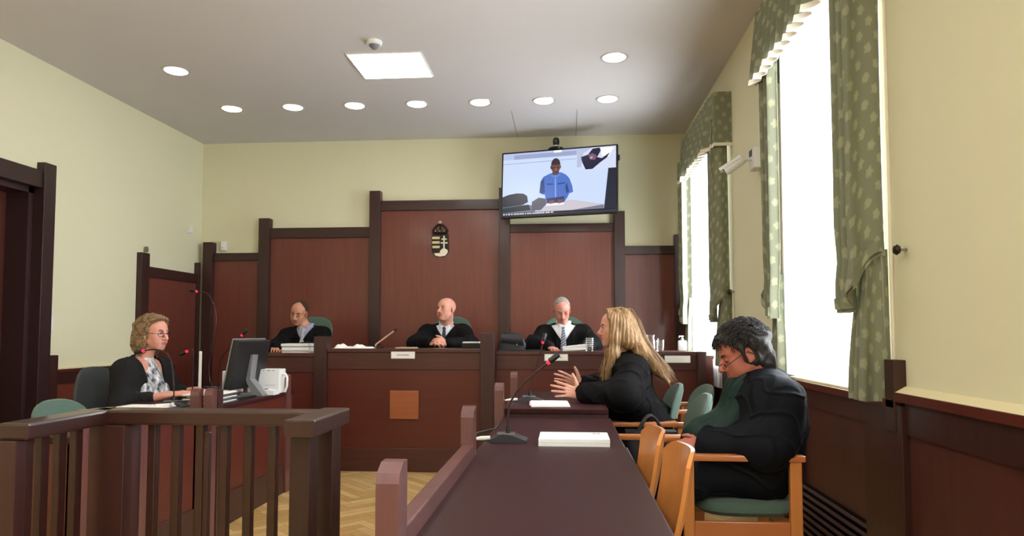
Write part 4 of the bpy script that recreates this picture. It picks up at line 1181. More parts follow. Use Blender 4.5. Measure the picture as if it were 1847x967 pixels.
def noise3(P, f, seed=0, n=4):
    r = np.random.RandomState(seed); o = 0
    for _ in range(n):
        v = r.normal(size=3); v /= np.linalg.norm(v); ph = r.uniform(0, 6.28); w = r.normal(size=3); w /= np.linalg.norm(w)
        o = o + np.sin(f * (P @ v) + ph + 1.3 * np.sin(f * .7 * (P @ w) + ph * 2))
    return o / n

def hand_parts(Hp, side, curl=25, spread=6, thumb=(.75, .55, -.35), tc=15, scale=1.0, per=None):
    """list of (a,b,ra,rb) in hand coordinates; x towards the thumb, y along the fingers, z back of the hand"""
    out = []; s = side
    base = [(.029, .086), (.0095, .092), (-.0105, .088), (-.029, .078)]
    lens = [(.041, .025, .020), (.046, .029, .021), (.042, .027, .020), (.033, .021, .018)]
    rad = [(.0088, .0080, .0072, .0062), (.0090, .0082, .0074, .0063), (.0086, .0078, .0070, .0060), (.0078, .0070, .0063, .0055)]
    ang0 = [spread * 1.2, spread * .3, -spread * .6, -spread * 1.6]
    for i in range(4):
        cu = (per[i] if per else curl); p = np.array([base[i][0], base[i][1], 0.0]); a = radians(ang0[i]); c = 0
        for j in range(3):
            c += radians(cu * (.8, 1.1, .7)[j]); dr = np.array([sin(a) * cos(c), cos(a) * cos(c), -sin(c)])
            q = p + dr * lens[i][j]; out.append((p, q, rad[i][j], rad[i][j + 1])); p = q
        out.append((np.array([base[i][0] * .55, .02, -.002]), np.array([base[i][0], base[i][1], 0]), .0125, .0098))
    t = unit(thumb); p = np.array([.022, .018, -.006]); out.append((np.array([.012, .006, -.004]), p, .016, .0155))
    dd = t; c = 0; bend = unit(np.array([-.4, .3, -.5]))
    for L_, r0, r1 in ((.042, .0145, .0115), (.032, .0115, .0100), (.026, .0100, .0080)):
        q = p + dd * L_; out.append((p, q, r0, r1)); p = q; dd = unit(dd + bend * sin(radians(tc)))
    out.append((np.array([0, -.012, 0]), np.array([0, .035, 0]), .022, .024))
    return [(a * scale * V3(s, 1, 1), b * scale * V3(s, 1, 1), ra * scale, rb * scale) for a, b, ra, rb in out]

def put_hand(F, w, fdir, back, side, scale=1.0, **kw):
    f = unit(fdir); z = np.array(back, float); z = unit(z - f * np.dot(z, f)); x = np.cross(f, z)   # thumb side for side=+1 -> x
    R = np.stack([x, f, z], 1); w = np.array(w, float)
    for a, b, ra, rb in hand_parts(None, side, scale=scale, **kw):
        if ra > .02 * scale:   # palm core is flat
            F.cone(w + R @ a, w + R @ b, ra, rb, k=.012, sc=(1.35, 1.0, .55), R=R)
        else: F.cone(w + R @ a, w + R @ b, ra, rb, k=.004)

SKIN = {}
def skin(c, nm): return mat('skin ' + nm, c, .48, vscale=(24, 24, 24), subs=.1, bump=.1, bscale=400, col2=(min(255, c[0] - 4), c[1] - 22, c[2] - 20))
M['robe'] = mat('black robe cloth', (15, 14, 16), .8, var=.15, vscale=(20, 20, 4), spec=.15, bump=.15, bscale=500)
M['shirt'] = mat('white shirt', (226, 226, 230), .75)

def person(sp):
    """sp holds the joints in world coordinates and the look of the person"""
    org = np.array(sp['org'], float); h = sp.get('h', .005)
    t = thing('person', sp['label'], 'person', tuple(org))
    HR = sp['HR']; hc = np.array(sp['head'], float) - org
    J = {k: np.array(v, float) - org for k, v in sp['J'].items()}
    N = J['neck']; Pv = J['pelvis']; TF = sp['TF']           # torso frame columns lateral, front, up
    hs = sp.get('hs', 1.0); g = sp.get('girth', 1.0)
    pts = np.array([hc + .15, hc - .15] + list(J.values())); lo = pts.min(0) - .28; hi = pts.max(0) + .28
    lo[2] = min(lo[2], -.0)
    # ---------------- body
    F = Field(lo, hi, h)
    lat, fr, up = TF[:, 0], TF[:, 1], TF[:, 2]
    F.cone(N - up * .10, N - up * .30, .112 * g, .105 * g, .03, sc=(1.35, .92, 1), R=TF)
    F.cone(N - up * .28, Pv + up * .02, .105 * g, .118 * g, .05, sc=(1.25, 1, 1), R=TF)
    for s, nm in ((1, 'r'), (-1, 'l')):
        sh = J['sh' + nm]; el = J['el' + nm]; wr = J['wr' + nm]
        F.cone(N - up * .035, sh, .050, .046, .05)
        F.cone(sh, el, .047, .037, .02); F.cone(el, wr, .037, .0255, .015)
        hp = Pv + lat * s * .09; kn = J['kn' + nm]; ft = J['ft' + nm]
        F.cone(hp, kn, .082, .056, .03); F.cone(kn, ft, .054, .036, .02)
        fd = fr.copy(); fd[2] = 0; fd = unit(fd)
        F.cone(ft + V3(0, 0, -.03), ft + fd * .15 + V3(0, 0, -.035), .036, .028, .02)
    nb = hc + HR @ V3(0, -.022, -.055) * hs
    F.cone(nb, N + up * -.02, .052 * hs * sp.get('nk', 1), .060 * sp.get('nk', 1), .03)
    kw = sp.get('headkw', {})
    F.put(hc - .15, hc + .15, lambda P: head_sdf(((P - hc) @ HR) / hs, **kw) * hs, .018)
    for s, nm in ((1, 'r'), (-1, 'l')):
        hd = sp['hand' + nm]
        put_hand(F, J['wr' + nm], hd[0], hd[1], hd[2], **hd[3])
    V, Q = nets(F); V, Q = main_part(V, Q); V = relax(V, Q, 1, .35)
    # lips get their own colour
    C = (V[Q].mean(1) - hc) @ HR / hs
    lips = (np.abs(C[:, 0]) < .021) & (C[:, 1] > .083) & (C[:, 2] < -.050) & (C[:, 2] > -.0715)
    mi = np.where(lips, 1, 0)
    if sp.get('skinmap') is not None: mi = sp['skinmap'](C, mi)
    mesh_obj('body', V, Q, [sp['skin'], sp.get('lip') or mat('lips', (168, 96, 88), .45)] + sp.get('xmats', []), t, mi)
    # ---------------- eyes and brows
    def HP(*a): return Vector(hc + HR @ (V3(*a) * hs))
    open_ = sp.get('eyes', 1.0)
    for s in (-1, 1):
        if open_ > 0:
            e = MB(); c = HP(s * .031, .0740, .007); r = .0134 * hs; fdv = Vector(HR @ unit(V3(sp.get('gaze', (0, 1, 0))[0], sp.get('gaze', (0, 1, 0))[1], sp.get('gaze', (0, 1, 0))[2])))
            e.lathe([(0, -r), (r * .7, -r * .7), (r, 0), (r * .7, r * .7), (0, r)], n=14)
            R3 = fdv.to_track_quat('Z', 'Y').to_matrix()
            # only the slit between the lids shows: squash the ball vertically in head space
            upv = Vector(HR[:, 2])
            e.v = []; e.f = []; e.m = []
            n = 12
            for i in range(n + 1):
                th = pi * i / n
                for k in range(16):
                    a = 2 * pi * k / 16
                    q = V3(sin(th) * cos(a), cos(th), sin(th) * sin(a)) * r
                    e.v.append(tuple(Vector(c) + Vector(HR @ (q * V3(1.0, 1.0, .42 * open_)))))
            for i in range(n):
                for k in range(16):
                    a0 = i * 16 + k; b0 = i * 16 + (k + 1) % 16; e.f.append((a0, b0, b0 + 16, a0 + 16)); e.m.append(0)
            gz = sp.get('gaze', (0, 1, 0)); gx = gz[0] * .8
            pc_ = Vector(c) + Vector(HR @ (V3(gx * r * .9, sqrt(max(.1, 1 - gx * gx * .8)) * r * .985, gz[2] * r * .25)))
            e2 = []
            for k in range(12):
                a = 2 * pi * k / 12; e2.append(tuple(pc_ + Vector(HR @ (V3(cos(a) * .0058, .0006, sin(a) * .0048 * open_) * hs))))
            e.add([tuple(pc_ + Vector(HR @ V3(0, .001, 0)))] + e2, [(0, 1 + k, 1 + (k + 1) % 12) for k in range(12)], 1)
            e.build('eye', [mat('eye white', (214, 206, 200), .25), mat('iris', sp.get('iris', (60, 50, 44)), .2)], t, True)
        if sp.get('brow'):
            P_ = [HP(s * .012, .0915, .024), HP(s * .024, .0895, .0300), HP(s * .036, .083, .0312), HP(s * .048, .071, .0265)]
            MB().tube(P_, [.0040, .0056, .0050, .0026], 7).build('eyebrow', sp['brow'], t, True)
        # upper lash line
        P_ = [HP(s * .0195, .0840, .0085), HP(s * .026, .0885, .0122), HP(s * .033, .0888, .0128), HP(s * .044, .0815, .0085)]
        if open_ <= 0: P_ = [HP(s * .0195, .0845, .004), HP(s * .026, .0880, .0005), HP(s * .034, .0875, -.0002), HP(s * .044, .0805, .003)]
        MB().tube(P_, .0019, 5).build('eyelashes', mat('lash line', (44, 32, 28), .7), t, True)
    if sp.get('glasses'):
        gm_ = sp['glasses']; dz = sp.get('gz', -.002); gy = sp.get('gy', .1015)
        gl = MB()
        for s in (-1, 1):
            c = (s * .033, gy - .004, .004 + dz)
            ring = [HP(c[0] + .025 * cos(a) * (abs(cos(a)) ** -.25 if abs(cos(a)) > .2 else 1.2), c[1] - .006 * abs(c[0] + .025 * cos(a)) / .05, c[2] + sp.get('gh', .015) * sin(a) * 1.05) for a in [2 * pi * k / 24 for k in range(24)]]
            gl.tube(ring + [ring[0]], sp.get('gr', .0011), 6, cap=False)
            gl.tube([HP(s * .058, gy - .010, .010 + dz), HP(s * .077, gy - .022, .010 + dz), HP(s * .083, .03, .008), HP(s * .084, -.006, .012), HP(s * .083, -.025, -.006)], sp.get('gr', .0011) * 1.2, 6)
        gl.tube([HP(-.010, gy - .002, .010 + dz), HP(0, gy + .003, .012 + dz), HP(.010, gy - .002, .010 + dz)], sp.get('gr', .0011), 6)
        gl.build('glasses', gm_, t, True)
    # ---------------- clothing
    for cl in sp['clothes']: cl(t, F, lo, hi, h, J, TF, hc, HR, hs, sp)
    return t

def robe(name='robe', m=None, off=.020, sleeve=(.075, .070, .055), vneck=None, collar_cut=.072, skirt=True, noise=.0035, seed=1, cuff=.01, hem=None, mantle=True, label=None, jit=1.0):
    def fn(t, F0, lo, hi, h, J, TF, hc, HR, hs, sp):
        g = sp.get('girth', 1.0); N = J['neck']; Pv = J['pelvis']; lat, fr, up = TF[:, 0], TF[:, 1], TF[:, 2]
        F = Field(lo, hi, h)
        F.cone(N - up * .09, N - up * .30, .112 * g + off, .108 * g + off, .04, sc=(1.38, .98, 1), R=TF)
        F.cone(N - up * .28, Pv + up * .03, .108 * g + off, .128 * g + off, .06, sc=(1.3, 1.05, 1), R=TF)
        F.cone(N - up * .025 , N - up * .08, .062, .085 + off * .5, .04)
        for s, nm in ((1, 'r'), (-1, 'l')):
            sh = J['sh' + nm]; el = J['el' + nm]; wr = J['wr' + nm]; wd = unit(wr - el)
            F.cone(N - up * .045, sh, .052, .056, .05)
            F.cone(sh, el, sleeve[0] * .88, sleeve[1], .07); F.cone(el, wr - wd * (cuff + sleeve[2] * .5), sleeve[1], sleeve[2], .06)
            F.cone(sh - up * .09 - lat * s * .03, (el + Pv + lat * s * .12) / 2 + up * .06, .07, .06, .08)
            if skirt:
                hp = Pv + lat * s * .09; kn = J['kn' + nm]; ft = J['ft' + nm]
                F.cone(hp, kn, .105, .080, .06); F.cone(kn, ft + V3(0, 0, .10), .080, .075, .06)
        if skirt:
            F.cone(Pv, (J['knr'] + J['knl']) / 2, .10, .08, .06)
        # folds
        sl, P = F.sub(lo, hi); near = np.abs(F.d) < .03
        pp = P[near]; q = pp - N
        a = (q @ lat); z = q @ up
        rg = np.abs(noise3(pp * V3(1, 1, .6), 15, seed + 2, 3)); rg2 = np.abs(noise3(pp * V3(.8, 1.2, .8), 30, seed + 7, 3))
        fold = noise * (noise3(pp * V3(1, 1, .55), 50, seed) * .6 + noise3(pp, 22, seed + 5) * 1.2 + 3.2 * (np.minimum(rg / .22, 1) - 1) * -1.0 + 1.8 * (1 - np.minimum(rg2 / .18, 1))) * -jit
        F.d[near] += fold.astype(np.float32)
        # neck hole and V
        hole = sd_cone(P[near], N - up * .05, hc + HR @ V3(0, -.03, -.06), collar_cut * .95, collar_cut, None, None)
        F.d[near] = -smin(-F.d[near], hole.astype(np.float32), .006)
        if vneck:
            zv, sl_ = vneck; qq = P[near] - N; x = np.abs(qq @ lat); zz = qq @ up; yy = qq @ fr
            v = np.maximum(x * cos(sl_) - (zz + zv) * sin(sl_), -(yy - .0)); v = np.maximum(v, -.03 - yy * 0 - 1)
            F.d[near] = -smin(-F.d[near], v.astype(np.float32), .006)
        V, Q = nets(F); V, Q = main_part(V, Q); V = relax(V, Q, 1, .4)
        o = mesh_obj(name, V, Q, m or M['robe'], t)
        if label: o['label'] = label
    return fn

def shirt_tie(shirt_m, tie_m=None, collar=.012, depth=.30, tie_top=.055, pattern=None):
    def fn(t, F0, lo, hi, h, J, TF, hc, HR, hs, sp):
        g = sp.get('girth', 1.0); N = J['neck']; Pv = J['pelvis']; lat, fr, up = TF[:, 0], TF[:, 1], TF[:, 2]
        F = Field(N - .30, N + .16, h)
        F.cone(N - up * .10, N - up * .24, .112 * g + .008, .108 * g + .008, .03, sc=(1.25, .96, 1), R=TF)
        F.cone(N - up * .01, N - up * .09, .068, .082, .03)
        F.cone(N - up * .055 - lat * .12, N - up * .055 + lat * .12, .060, .060, .03)
        # collar stands around the neck, flaps fold down in front
        nb = hc + HR @ V3(0, -.022, -.06) * hs
        ax = unit(nb - N)
        for s in (-1, 1):
            P0 = N + up * .045 - fr * .062; P1 = N + up * .038 + lat * s * .062 - fr * .01; P2 = N + up * .005 + lat * s * .034 + fr * .066; P3 = N - up * .018 + fr * .085 + lat * s * .006
            F.cone(P0, P1, collar, collar, .01); F.cone(P1, P2, collar, collar * .9, .01); F.cone(P2, P3, collar * .9, collar * .7, .01)
            F.cone(P2 + lat * s * .004, N - up * .06 + lat * s * .038 + fr * .098, .014, .006, .008)
            F.cone(P3, N - up * .06 + lat * s * .036 + fr * .098, .012, .006, .01)
        sl, P = F.sub(F.lo, F.lo + F.h * (F.n - 1)); P = P[:F.n[0], :F.n[1], :F.n[2]]
        F.d = -smin(-F.d, sd_cone(P, N - up * .03, nb, .055, .053), .003)
        V, Q = nets(F); V, Q = main_part(V, Q); V = relax(V, Q, 1, .3)
        mesh_obj('shirt', V, Q, shirt_m, t)
        if tie_m:
            F = Field(N - .34, N + .12, h * .8)
            yk = .100
            F.cone(N - up * .022 + fr * .094, N - up * .052 + fr * .104, .019, .012, .004, sc=(1, .75, 1), R=TF)
            c0 = N - up * .05 + fr * .107; c1 = N - up * .24 + fr * (.112 * g + .032)
            F.cone(c0, c1, .017, .034, .004, sc=(1, .35, 1), R=TF)
            V, Q = nets(F); mesh_obj('tie', V, Q, tie_m, t)
    return fn

def stripes(name, c1, c2, scale, rot=(0, 0, 0.6)):
    m = bpy.data.materials.new(name); m.use_nodes = True; nt = m.node_tree; b = nt.nodes['Principled BSDF']; b.inputs['Roughness'].default_value = .6
    tc = nt.nodes.new('ShaderNodeTexCoord'); mp = nt.nodes.new('ShaderNodeMapping'); mp.inputs['Rotation'].default_value = rot
    w = nt.nodes.new('ShaderNodeTexWave'); w.inputs['Scale'].default_value = scale; w.bands_direction = 'Z'; w.inputs['Distortion'].default_value = 1.0
    rp = nt.nodes.new('ShaderNodeValToRGB'); e = rp.color_ramp.elements; e[0].position = .42; e[1].position = .58
    e[0].color = (*lin(c1), 1); e[1].color = (*lin(c2), 1)
    nt.links.new(tc.outputs['Object'], mp.inputs[0]); nt.links.new(mp.outputs[0], w.inputs['Vector']); nt.links.new(w.outputs['Fac'], rp.inputs[0]); nt.links.new(rp.outputs[0], b.inputs['Base Color'])
    return m
def strand_mat(name, c1, c2, scale=(90, 90, 5), rough=.45):
    m = mat(name, c1, rough, col2=c2, vscale=scale, spec=.4)
    nt = m.node_tree; b = nt.nodes['Principled BSDF']
    nz = [n for n in nt.nodes if n.type == 'TEX_NOISE'][0]; bp = nt.nodes.new('ShaderNodeBump'); bp.inputs['Strength'].default_value = .7; bp.inputs['Distance'].default_value = .004
    nt.links.new(nz.outputs['Fac'], bp.inputs['Height']); nt.links.new(bp.outputs[0], b.inputs['Normal'])
    return m

EARCUT = lambda m: .026 + .9 * np.maximum(0, m[..., 0] - .074) - np.linalg.norm((m - V3(.080, -.008, -.006)) * V3(.9, 1.25, .85), axis=-1)
def short_hair(m, thick=.008, cut=None, noise=.002, freq=160, seed=3, extra=None, label=None):
    """cap of hair over the skull; cut(q) > 0 where there is none (head coordinates)"""
    def fn(t, F0, lo, hi, h, J, TF, hc, HR, hs, sp):
        R_ = .20; F = Field(hc - R_, hc + R_, max(.003, h * .75))
        sl, P = F.sub(F.lo, F.lo + F.h * (F.n - 1)); P = P[:F.n[0], :F.n[1], :F.n[2]]
        q = ((P - hc) @ HR) / hs
        m_ = np.stack([np.abs(q[..., 0]), q[..., 1], q[..., 2]], -1)
        wide = sp.get('headkw', {}).get('wide', 1.0)
        d = sd_ell(m_, V3(0, -.016, .035), (.075 * wide + thick, .094 + thick, .083 + thick))
        d = smin(d, sd_ell(m_, V3(0, .030, .035), (.062 * wide + thick, .056 + thick * .6, .062 + thick)), .03)
        d = smin(d, sd_ell(m_, V3(0, -.045, -.03), (.058 + thick, .055 + thick, .05)), .03)
        if extra is not None: d = extra(d, q, m_)
        d = d + noise * noise3(q, freq, seed, 6) + noise * noise3(q, freq * .45, seed + 9, 4)
        d = np.maximum(d, cut(m_, q) + .006 * noise3(q, 85, seed + 3, 4))
        F.d = (d * hs).astype(np.float32)
        V, Q = nets(F)
        if len(Q) == 0: return
        V = relax(V, Q, 1, .25)
        o = mesh_obj('hair', V, Q, m, t)
        if label: o['label'] = label
    return fn
def wisps(m, n, pts_fn, rad=.0009, seed=1, name='hair_strands'):
    def fn(t, F0, lo, hi, h, J, TF, hc, HR, hs, sp):
        r = random.Random(seed); mb = MB()
        for k in range(n):
            pts = pts_fn(r)
            mb.tube([tuple(hc + HR @ (V3(*p) * hs)) for p in pts], [rad] * (len(pts) - 1) + [rad * .3], 4, cap=False)
        mb.build(name, m, t, True)
    return fn
def headframe(fwd_deg, pitch, roll=0):
    """fwd_deg: direction in plan (0 = +X, 90 = +Y); pitch > 0 looks down"""
    a = radians(fwd_deg); f = V3(cos(a) * cos(radians(pitch)), sin(a) * cos(radians(pitch)), -sin(radians(pitch)))
    u = V3(cos(a) * sin(radians(pitch)), sin(a) * sin(radians(pitch)), cos(radians(pitch)))
    if roll:
        R = np.array(Matrix.Rotation(radians(roll), 3, Vector(f))); u = R @ u
    return frame(f, u)

BLK = M['robe']
# ---- three judges face the room (-Y); the seats stand on the 0.2 m platform
def judge(label, x, head, HR, neck, shl, shr, ell, elr, wrl, wrr, handl, handr, **kw):
    # person's right is towards -X when facing -Y
    neck = tuple(np.array(neck) + (0, 0, .022)); shl = tuple(np.array(shl) + (0, 0, .012)); shr = tuple(np.array(shr) + (0, 0, .012)); nk = np.array(neck, float); TF = frame((kw.pop('tw', 0), -1, 0), (kw.pop('lean', 0), -.12, 1))
    Pv = V3(x, 7.02, .78)
    J = dict(neck=neck, pelvis=Pv, shr=shr, shl=shl, elr=elr, ell=ell, wrr=wrr, wrl=wrl,
             knr=(x - .11, 6.60, .74), knl=(x + .11, 6.60, .74), ftr=(x - .12, 6.52, .27), ftl=(x + .12, 6.52, .27))
    sp = dict(org=(x, 7.0, .2), head=head, HR=HR, TF=TF, J=J, label=label, handr=handr, handl=handl)
    sp.update(kw); return person(sp)

grey_tie = stripes('grey patterned tie', (150, 152, 166), (84, 86, 104), 14, (0, .6, 0))
sk1 = skin((196, 146, 118), 'tan'); sk2 = skin((214, 160, 138), 'ruddy'); sk3 = skin((208, 148, 128), 'pink'); sk4 = skin((212, 158, 138), 'fair'); sk5 = skin((206, 156, 134), 'light'); sk6 = skin((190, 124, 104), 'reddish')
hand_flat = dict(curl=18, spread=5)

# left judge: looks down to his right (screen left)
dark = strand_mat('short dark hair', (48, 36, 30), (74, 56, 44), (200, 200, 60))
judge('person in black robe and striped tie with dark receding hair, looking down at binders', -2.68,
      (-2.735, 6.93, 1.405), headframe(-93, 22, -12), (-2.68, 7.0, 1.225), (-2.50, 7.0, 1.175), (-2.87, 7.0, 1.165),
      (-2.42, 6.78, 1.045), (-2.93, 6.78, 1.045), (-2.50, 6.45, 1.055), (-2.78, 6.45, 1.055),
      ((-.6, -.6, -.1), (0, 0, 1), 1, hand_flat), ((.4, -.8, -.1), (0, 0, 1), -1, hand_flat),
      skin=sk1, eyes=0, brow=dark, hs=1.0,
      clothes=[shirt_tie(mat('grey blue shirt', (150, 150, 170), .75), stripes('white striped tie', (214, 214, 222), (110, 114, 130), 22, (0, .7, 0))), robe(vneck=(.135, radians(33)), seed=11, cuff=-.03),
               short_hair(dark, .004, lambda m, q: np.maximum(np.maximum(q[..., 1] - .012 - .25 * np.maximum(0, m[..., 2] - .03) + .8 * np.maximum(0, .045 - m[..., 0]) * (m[..., 2] > .06) * (q[..., 1] > -.03), -(m[..., 2] + .045) + .9 * np.maximum(0, q[..., 1] + .04)), EARCUT(m)), .0012)])
# middle judge: bald, turned to screen left
judge('person in black robe with a bald head and clasped hands, looking to the left', -1.22,
      (-1.205, 6.93, 1.430), headframe(-121, -4, 4), (-1.22, 7.0, 1.240), (-1.03, 7.0, 1.185), (-1.42, 7.0, 1.185),
      (-.92, 6.72, 1.085), (-1.48, 6.72, 1.085), (-1.115, 6.46, 1.100), (-1.275, 6.47, 1.100),
      ((-.85, -.45, .22), (.1, -.75, .6), 1, dict(curl=42, spread=4, thumb=(.5, .8, .2))), ((.8, -.5, .18), (-.1, -.6, .7), -1, dict(curl=42, spread=4, thumb=(.5, .8, .2))),
      skin=sk2, eyes=.8, brow=mat('fair brow', (168, 128, 110), .7), iris=(80, 80, 84), hs=1.03, nk=1.05,
      clothes=[shirt_tie(mat('pale shirt', (214, 216, 226), .75), stripes('black dotted tie', (24, 24, 36), (60, 62, 84), 30)), robe(vneck=(.125, radians(36)), seed=21, cuff=.0),
               ])
# right judge: grey hair, glasses, reading
grey = strand_mat('short grey hair', (168, 162, 154), (128, 122, 116), (160, 160, 40))
judge('person in black robe with short grey hair and thin glasses, reading an open binder', -.02,
      (-.04, 6.93, 1.425), headframe(-84, 28, 3), (-.025, 7.0, 1.245), (.18, 7.0, 1.185), (-.23, 7.0, 1.185),
      (.27, 6.76, 1.075), (-.33, 6.76, 1.075), (.16, 6.44, 1.065), (-.15, 6.44, 1.062),
      ((-.5, -.8, -.05), (.0, -.3, 1), 1, dict(curl=30, spread=4)), ((.45, -.85, -.12), (0, -.2, 1), -1, dict(curl=22, spread=6)),
      skin=sk3, eyes=0, brow=grey, glasses=mat('thin glasses rim', (96, 84, 84), .3, metal=.6), gr=.0009, hs=1.02,
      clothes=[shirt_tie(M['shirt'], grey_tie, collar=.015), robe(vneck=(.175, radians(34)), seed=31, cuff=-.01),
               short_hair(grey, .006, lambda m, q: np.maximum(np.maximum(q[..., 1] - .040 + .55 * np.maximum(0, .100 - m[..., 2]), -(m[..., 2] + .045) + .9 * np.maximum(0, q[..., 1] + .03)), EARCUT(m)), .0016)])

# ---- court clerk, seen from her right... facing +X, turned a little to the camera
curly = strand_mat('curly light brown hair', (156, 126, 92), (84, 62, 42), (70, 70, 60), .5)
def curl_extra(d, q, m):
    d = smin(d, sd_ell(m, V3(0, -.030, .045), (.100, .112, .092)), .03)
    d = smin(d, sd_ell(m, V3(.052, -.060, -.050), (.055, .070, .085)), .04)
    d = smin(d, sd_ell(m, V3(.050, -.065, -.10), (.045, .055, .040)), .03)
    d = smin(d, sd_ell(m, V3(0, -.085, -.05), (.075, .050, .085)), .03)
    d = smin(d, sd_ell(m, V3(0.02, .060, .092), (.048, .034, .030)), .03)
    d = d + .0065 * np.sin(95 * q[..., 2] + 5 * np.sin(40 * q[..., 0] + 30 * q[..., 1])) + .008 * noise3(q, 85, 4, 5)
    return d
def curl_pts(r):
    a = r.uniform(-pi, 0) if r.random() < .75 else r.uniform(-pi, pi); el = r.uniform(-.9, 1.2)
    c = V3(.098 * cos(el) * cos(a), -.02 + .11 * cos(el) * sin(a), .03 + .095 * sin(el)) 
    if c[1] > -.01 and c[2] < .10: c[1] = -.05 - r.random() * .06
    if el < .1: c[2] -= r.uniform(0, .09)
    n = unit(c - V3(0, -.02, .03)); t1 = unit(np.cross(n, V3(0, 0, 1)) + V3(r.uniform(-.3, .3), r.uniform(-.3, .3), 0)); t2 = np.cross(n, t1)
    R0 = r.uniform(.008, .016); ph = r.uniform(0, 6); Ln = r.uniform(.03, .055)
    return [tuple(c + n * (.002 + .004 * sin(ph + k * .9)) - V3(0, 0, 1) * Ln * k / 9 + t1 * R0 * cos(ph + k * .9)) for k in range(10)]
HRc = headframe(-12, 4)
TFc = frame((1, -.15, 0), (.10, 0, 1))
clerk = dict(org=(-2.98, 4.62, 0), h=.0045, label='person in black cardigan with curly light brown hair and glasses, sitting at the clerk desk',
    head=(-2.845, 4.60, 1.192), HR=HRc, TF=TFc, hs=.97, nk=.9, girth=1.05,
    J=dict(neck=(-2.93, 4.61, 1.005), pelvis=(-3.00, 4.63, .57), shr=(-2.945, 4.44, .945), shl=(-2.90, 4.79, .95), elr=(-2.90, 4.36, .735), ell=(-2.80, 4.80, .76),
           wrr=(-2.615, 4.42, .790), wrl=(-2.56, 4.66, .80), knr=(-2.58, 4.52, .54), knl=(-2.56, 4.74, .54), ftr=(-2.56, 4.52, .09), ftl=(-2.54, 4.74, .09)),
    handr=((.95, .35, .12), (-.1, -.35, .9), -1, dict(curl=22, spread=4, scale=.92)), handl=((.9, -.35, .02), (0, .1, 1), 1, dict(curl=30, spread=4, scale=.92)),
    skin=sk4, eyes=.7, gaze=(0, 1, -.3), brow=mat('clerk brow', (120, 92, 70), .7), glasses=mat('dark thin glasses', (52, 40, 40), .3, metal=.4), gz=-.004, gh=.013, gr=.0017)
blouse = mat('black and white patterned blouse', (228, 228, 232), .6, col2=(20, 20, 26), vscale=(34, 34, 17))
def blouse_fn(t, F0, lo, hi, h, J, TF, hc, HR, hs, sp):
    N = J['neck']; lat, fr, up = TF[:, 0], TF[:, 1], TF[:, 2]; Pv = J['pelvis']
    F = Field(lo, hi, h)
    F.cone(N - up * .12, N - up * .30, .118, .120, .03, sc=(1.25, .98, 1), R=TF)
    F.cone(N - up * .005 + fr * .012, N - up * .12 + fr * .02, .066, .105, .03); F.cone(N - up * .052 - lat * .12, N - up * .052 + lat * .12, .060, .060, .03)
    F.cone(N - up * .28, Pv + up * .08, .122, .125, .05, sc=(1.2, 1.08, 1), R=TF)
    for s in (-1, 1):
        F.ell(N - up * .21 + fr * .085 + lat * s * .075, (.07, .06, .07), TF, .04)
        F.cone(N - up * .03 + lat * s * .045 + fr * .04, N - up * .13 + fr * .120 + lat * s * .01, .014, .018, .02)
        F.cone(N - up * .13 + fr * .120, N - up * (.30 + .02 * s) + fr * .155 + lat * s * .03, .016, .028, .02)
    F.ell(N - up * .135 + fr * .130, (.03, .022, .026), TF, .01)
    V, Q = nets(F); V, Q = main_part(V, Q); mesh_obj('blouse', V, Q, blouse, t)['label'] = 'black and white patterned blouse with a tied bow'
clerk['clothes'] = [blouse_fn, robe('cardigan', mat('black cardigan', (12, 12, 14), .9), off=.014, sleeve=(.066, .060, .046), vneck=(.50, radians(12)), cuff=.11, skirt=False, seed=41, noise=.003, collar_cut=.074),
    robe('skirt', mat('dark skirt', (20, 20, 24), .9), off=-.02, sleeve=(.02, .02, .02), skirt=True, seed=43, noise=.001, cuff=.0) if False else (lambda *a: None),
    short_hair(curly, .014, lambda m, q: np.maximum(np.maximum(q[..., 1] - .020 - .85 * np.maximum(0, m[..., 2] - .048), -1), -(q[..., 2] + .155)), .003, 120, 4, extra=curl_extra),
    wisps(curly, 520, curl_pts, .0022, 3, 'hair_curls')]
def trousers(m, nm='trousers'):
    def fn(t, F0, lo, hi, h, J, TF, hc, HR, hs, sp):
        F = Field(lo, hi, h); Pv = J['pelvis']; lat, fr, up = TF[:, 0], TF[:, 1], TF[:, 2]
        F.cone(Pv + up * .08, Pv, .115, .125, .04, sc=(1.25, 1, 1), R=TF)
        for s, k in ((1, 'r'), (-1, 'l')):
            F.cone(Pv + lat * s * .09, J['kn' + k], .094, .068, .03); F.cone(J['kn' + k], J['ft' + k] + V3(0, 0, .02), .066, .055, .03)
        V, Q = nets(F); V, Q = main_part(V, Q); mesh_obj(nm, V, Q, m, t)
        F = Field(lo, hi, h)
        sh = []
        for k in ('r', 'l'):
            fd = fr.copy(); fd[2] = 0; fd = unit(fd); ft = J['ft' + k]; F = Field(ft - .12, ft + .28 * np.abs(fd) + .12, h)
            F.cone(ft + V3(0, 0, -.035), ft + fd * .16 + V3(0, 0, -.042), .045, .038, .02); F.cone(ft + V3(0, 0, .0), ft + V3(0, 0, -.03), .048, .048, .02)
            sl, P = F.sub(F.lo, F.lo + F.h * (F.n - 1)); P = P[:F.n[0], :F.n[1], :F.n[2]]
            F.d = np.maximum(F.d, (-(P[..., 2] + sp['org'][2] * 0 - (ft[2] - .085))).astype(np.float32))
            V, Q = nets(F); mesh_obj('shoe', V, Q, M['black'], t)
    return fn
clerk['clothes'][2] = trousers(mat('dark trousers', (24, 24, 28), .9))
person(clerk)

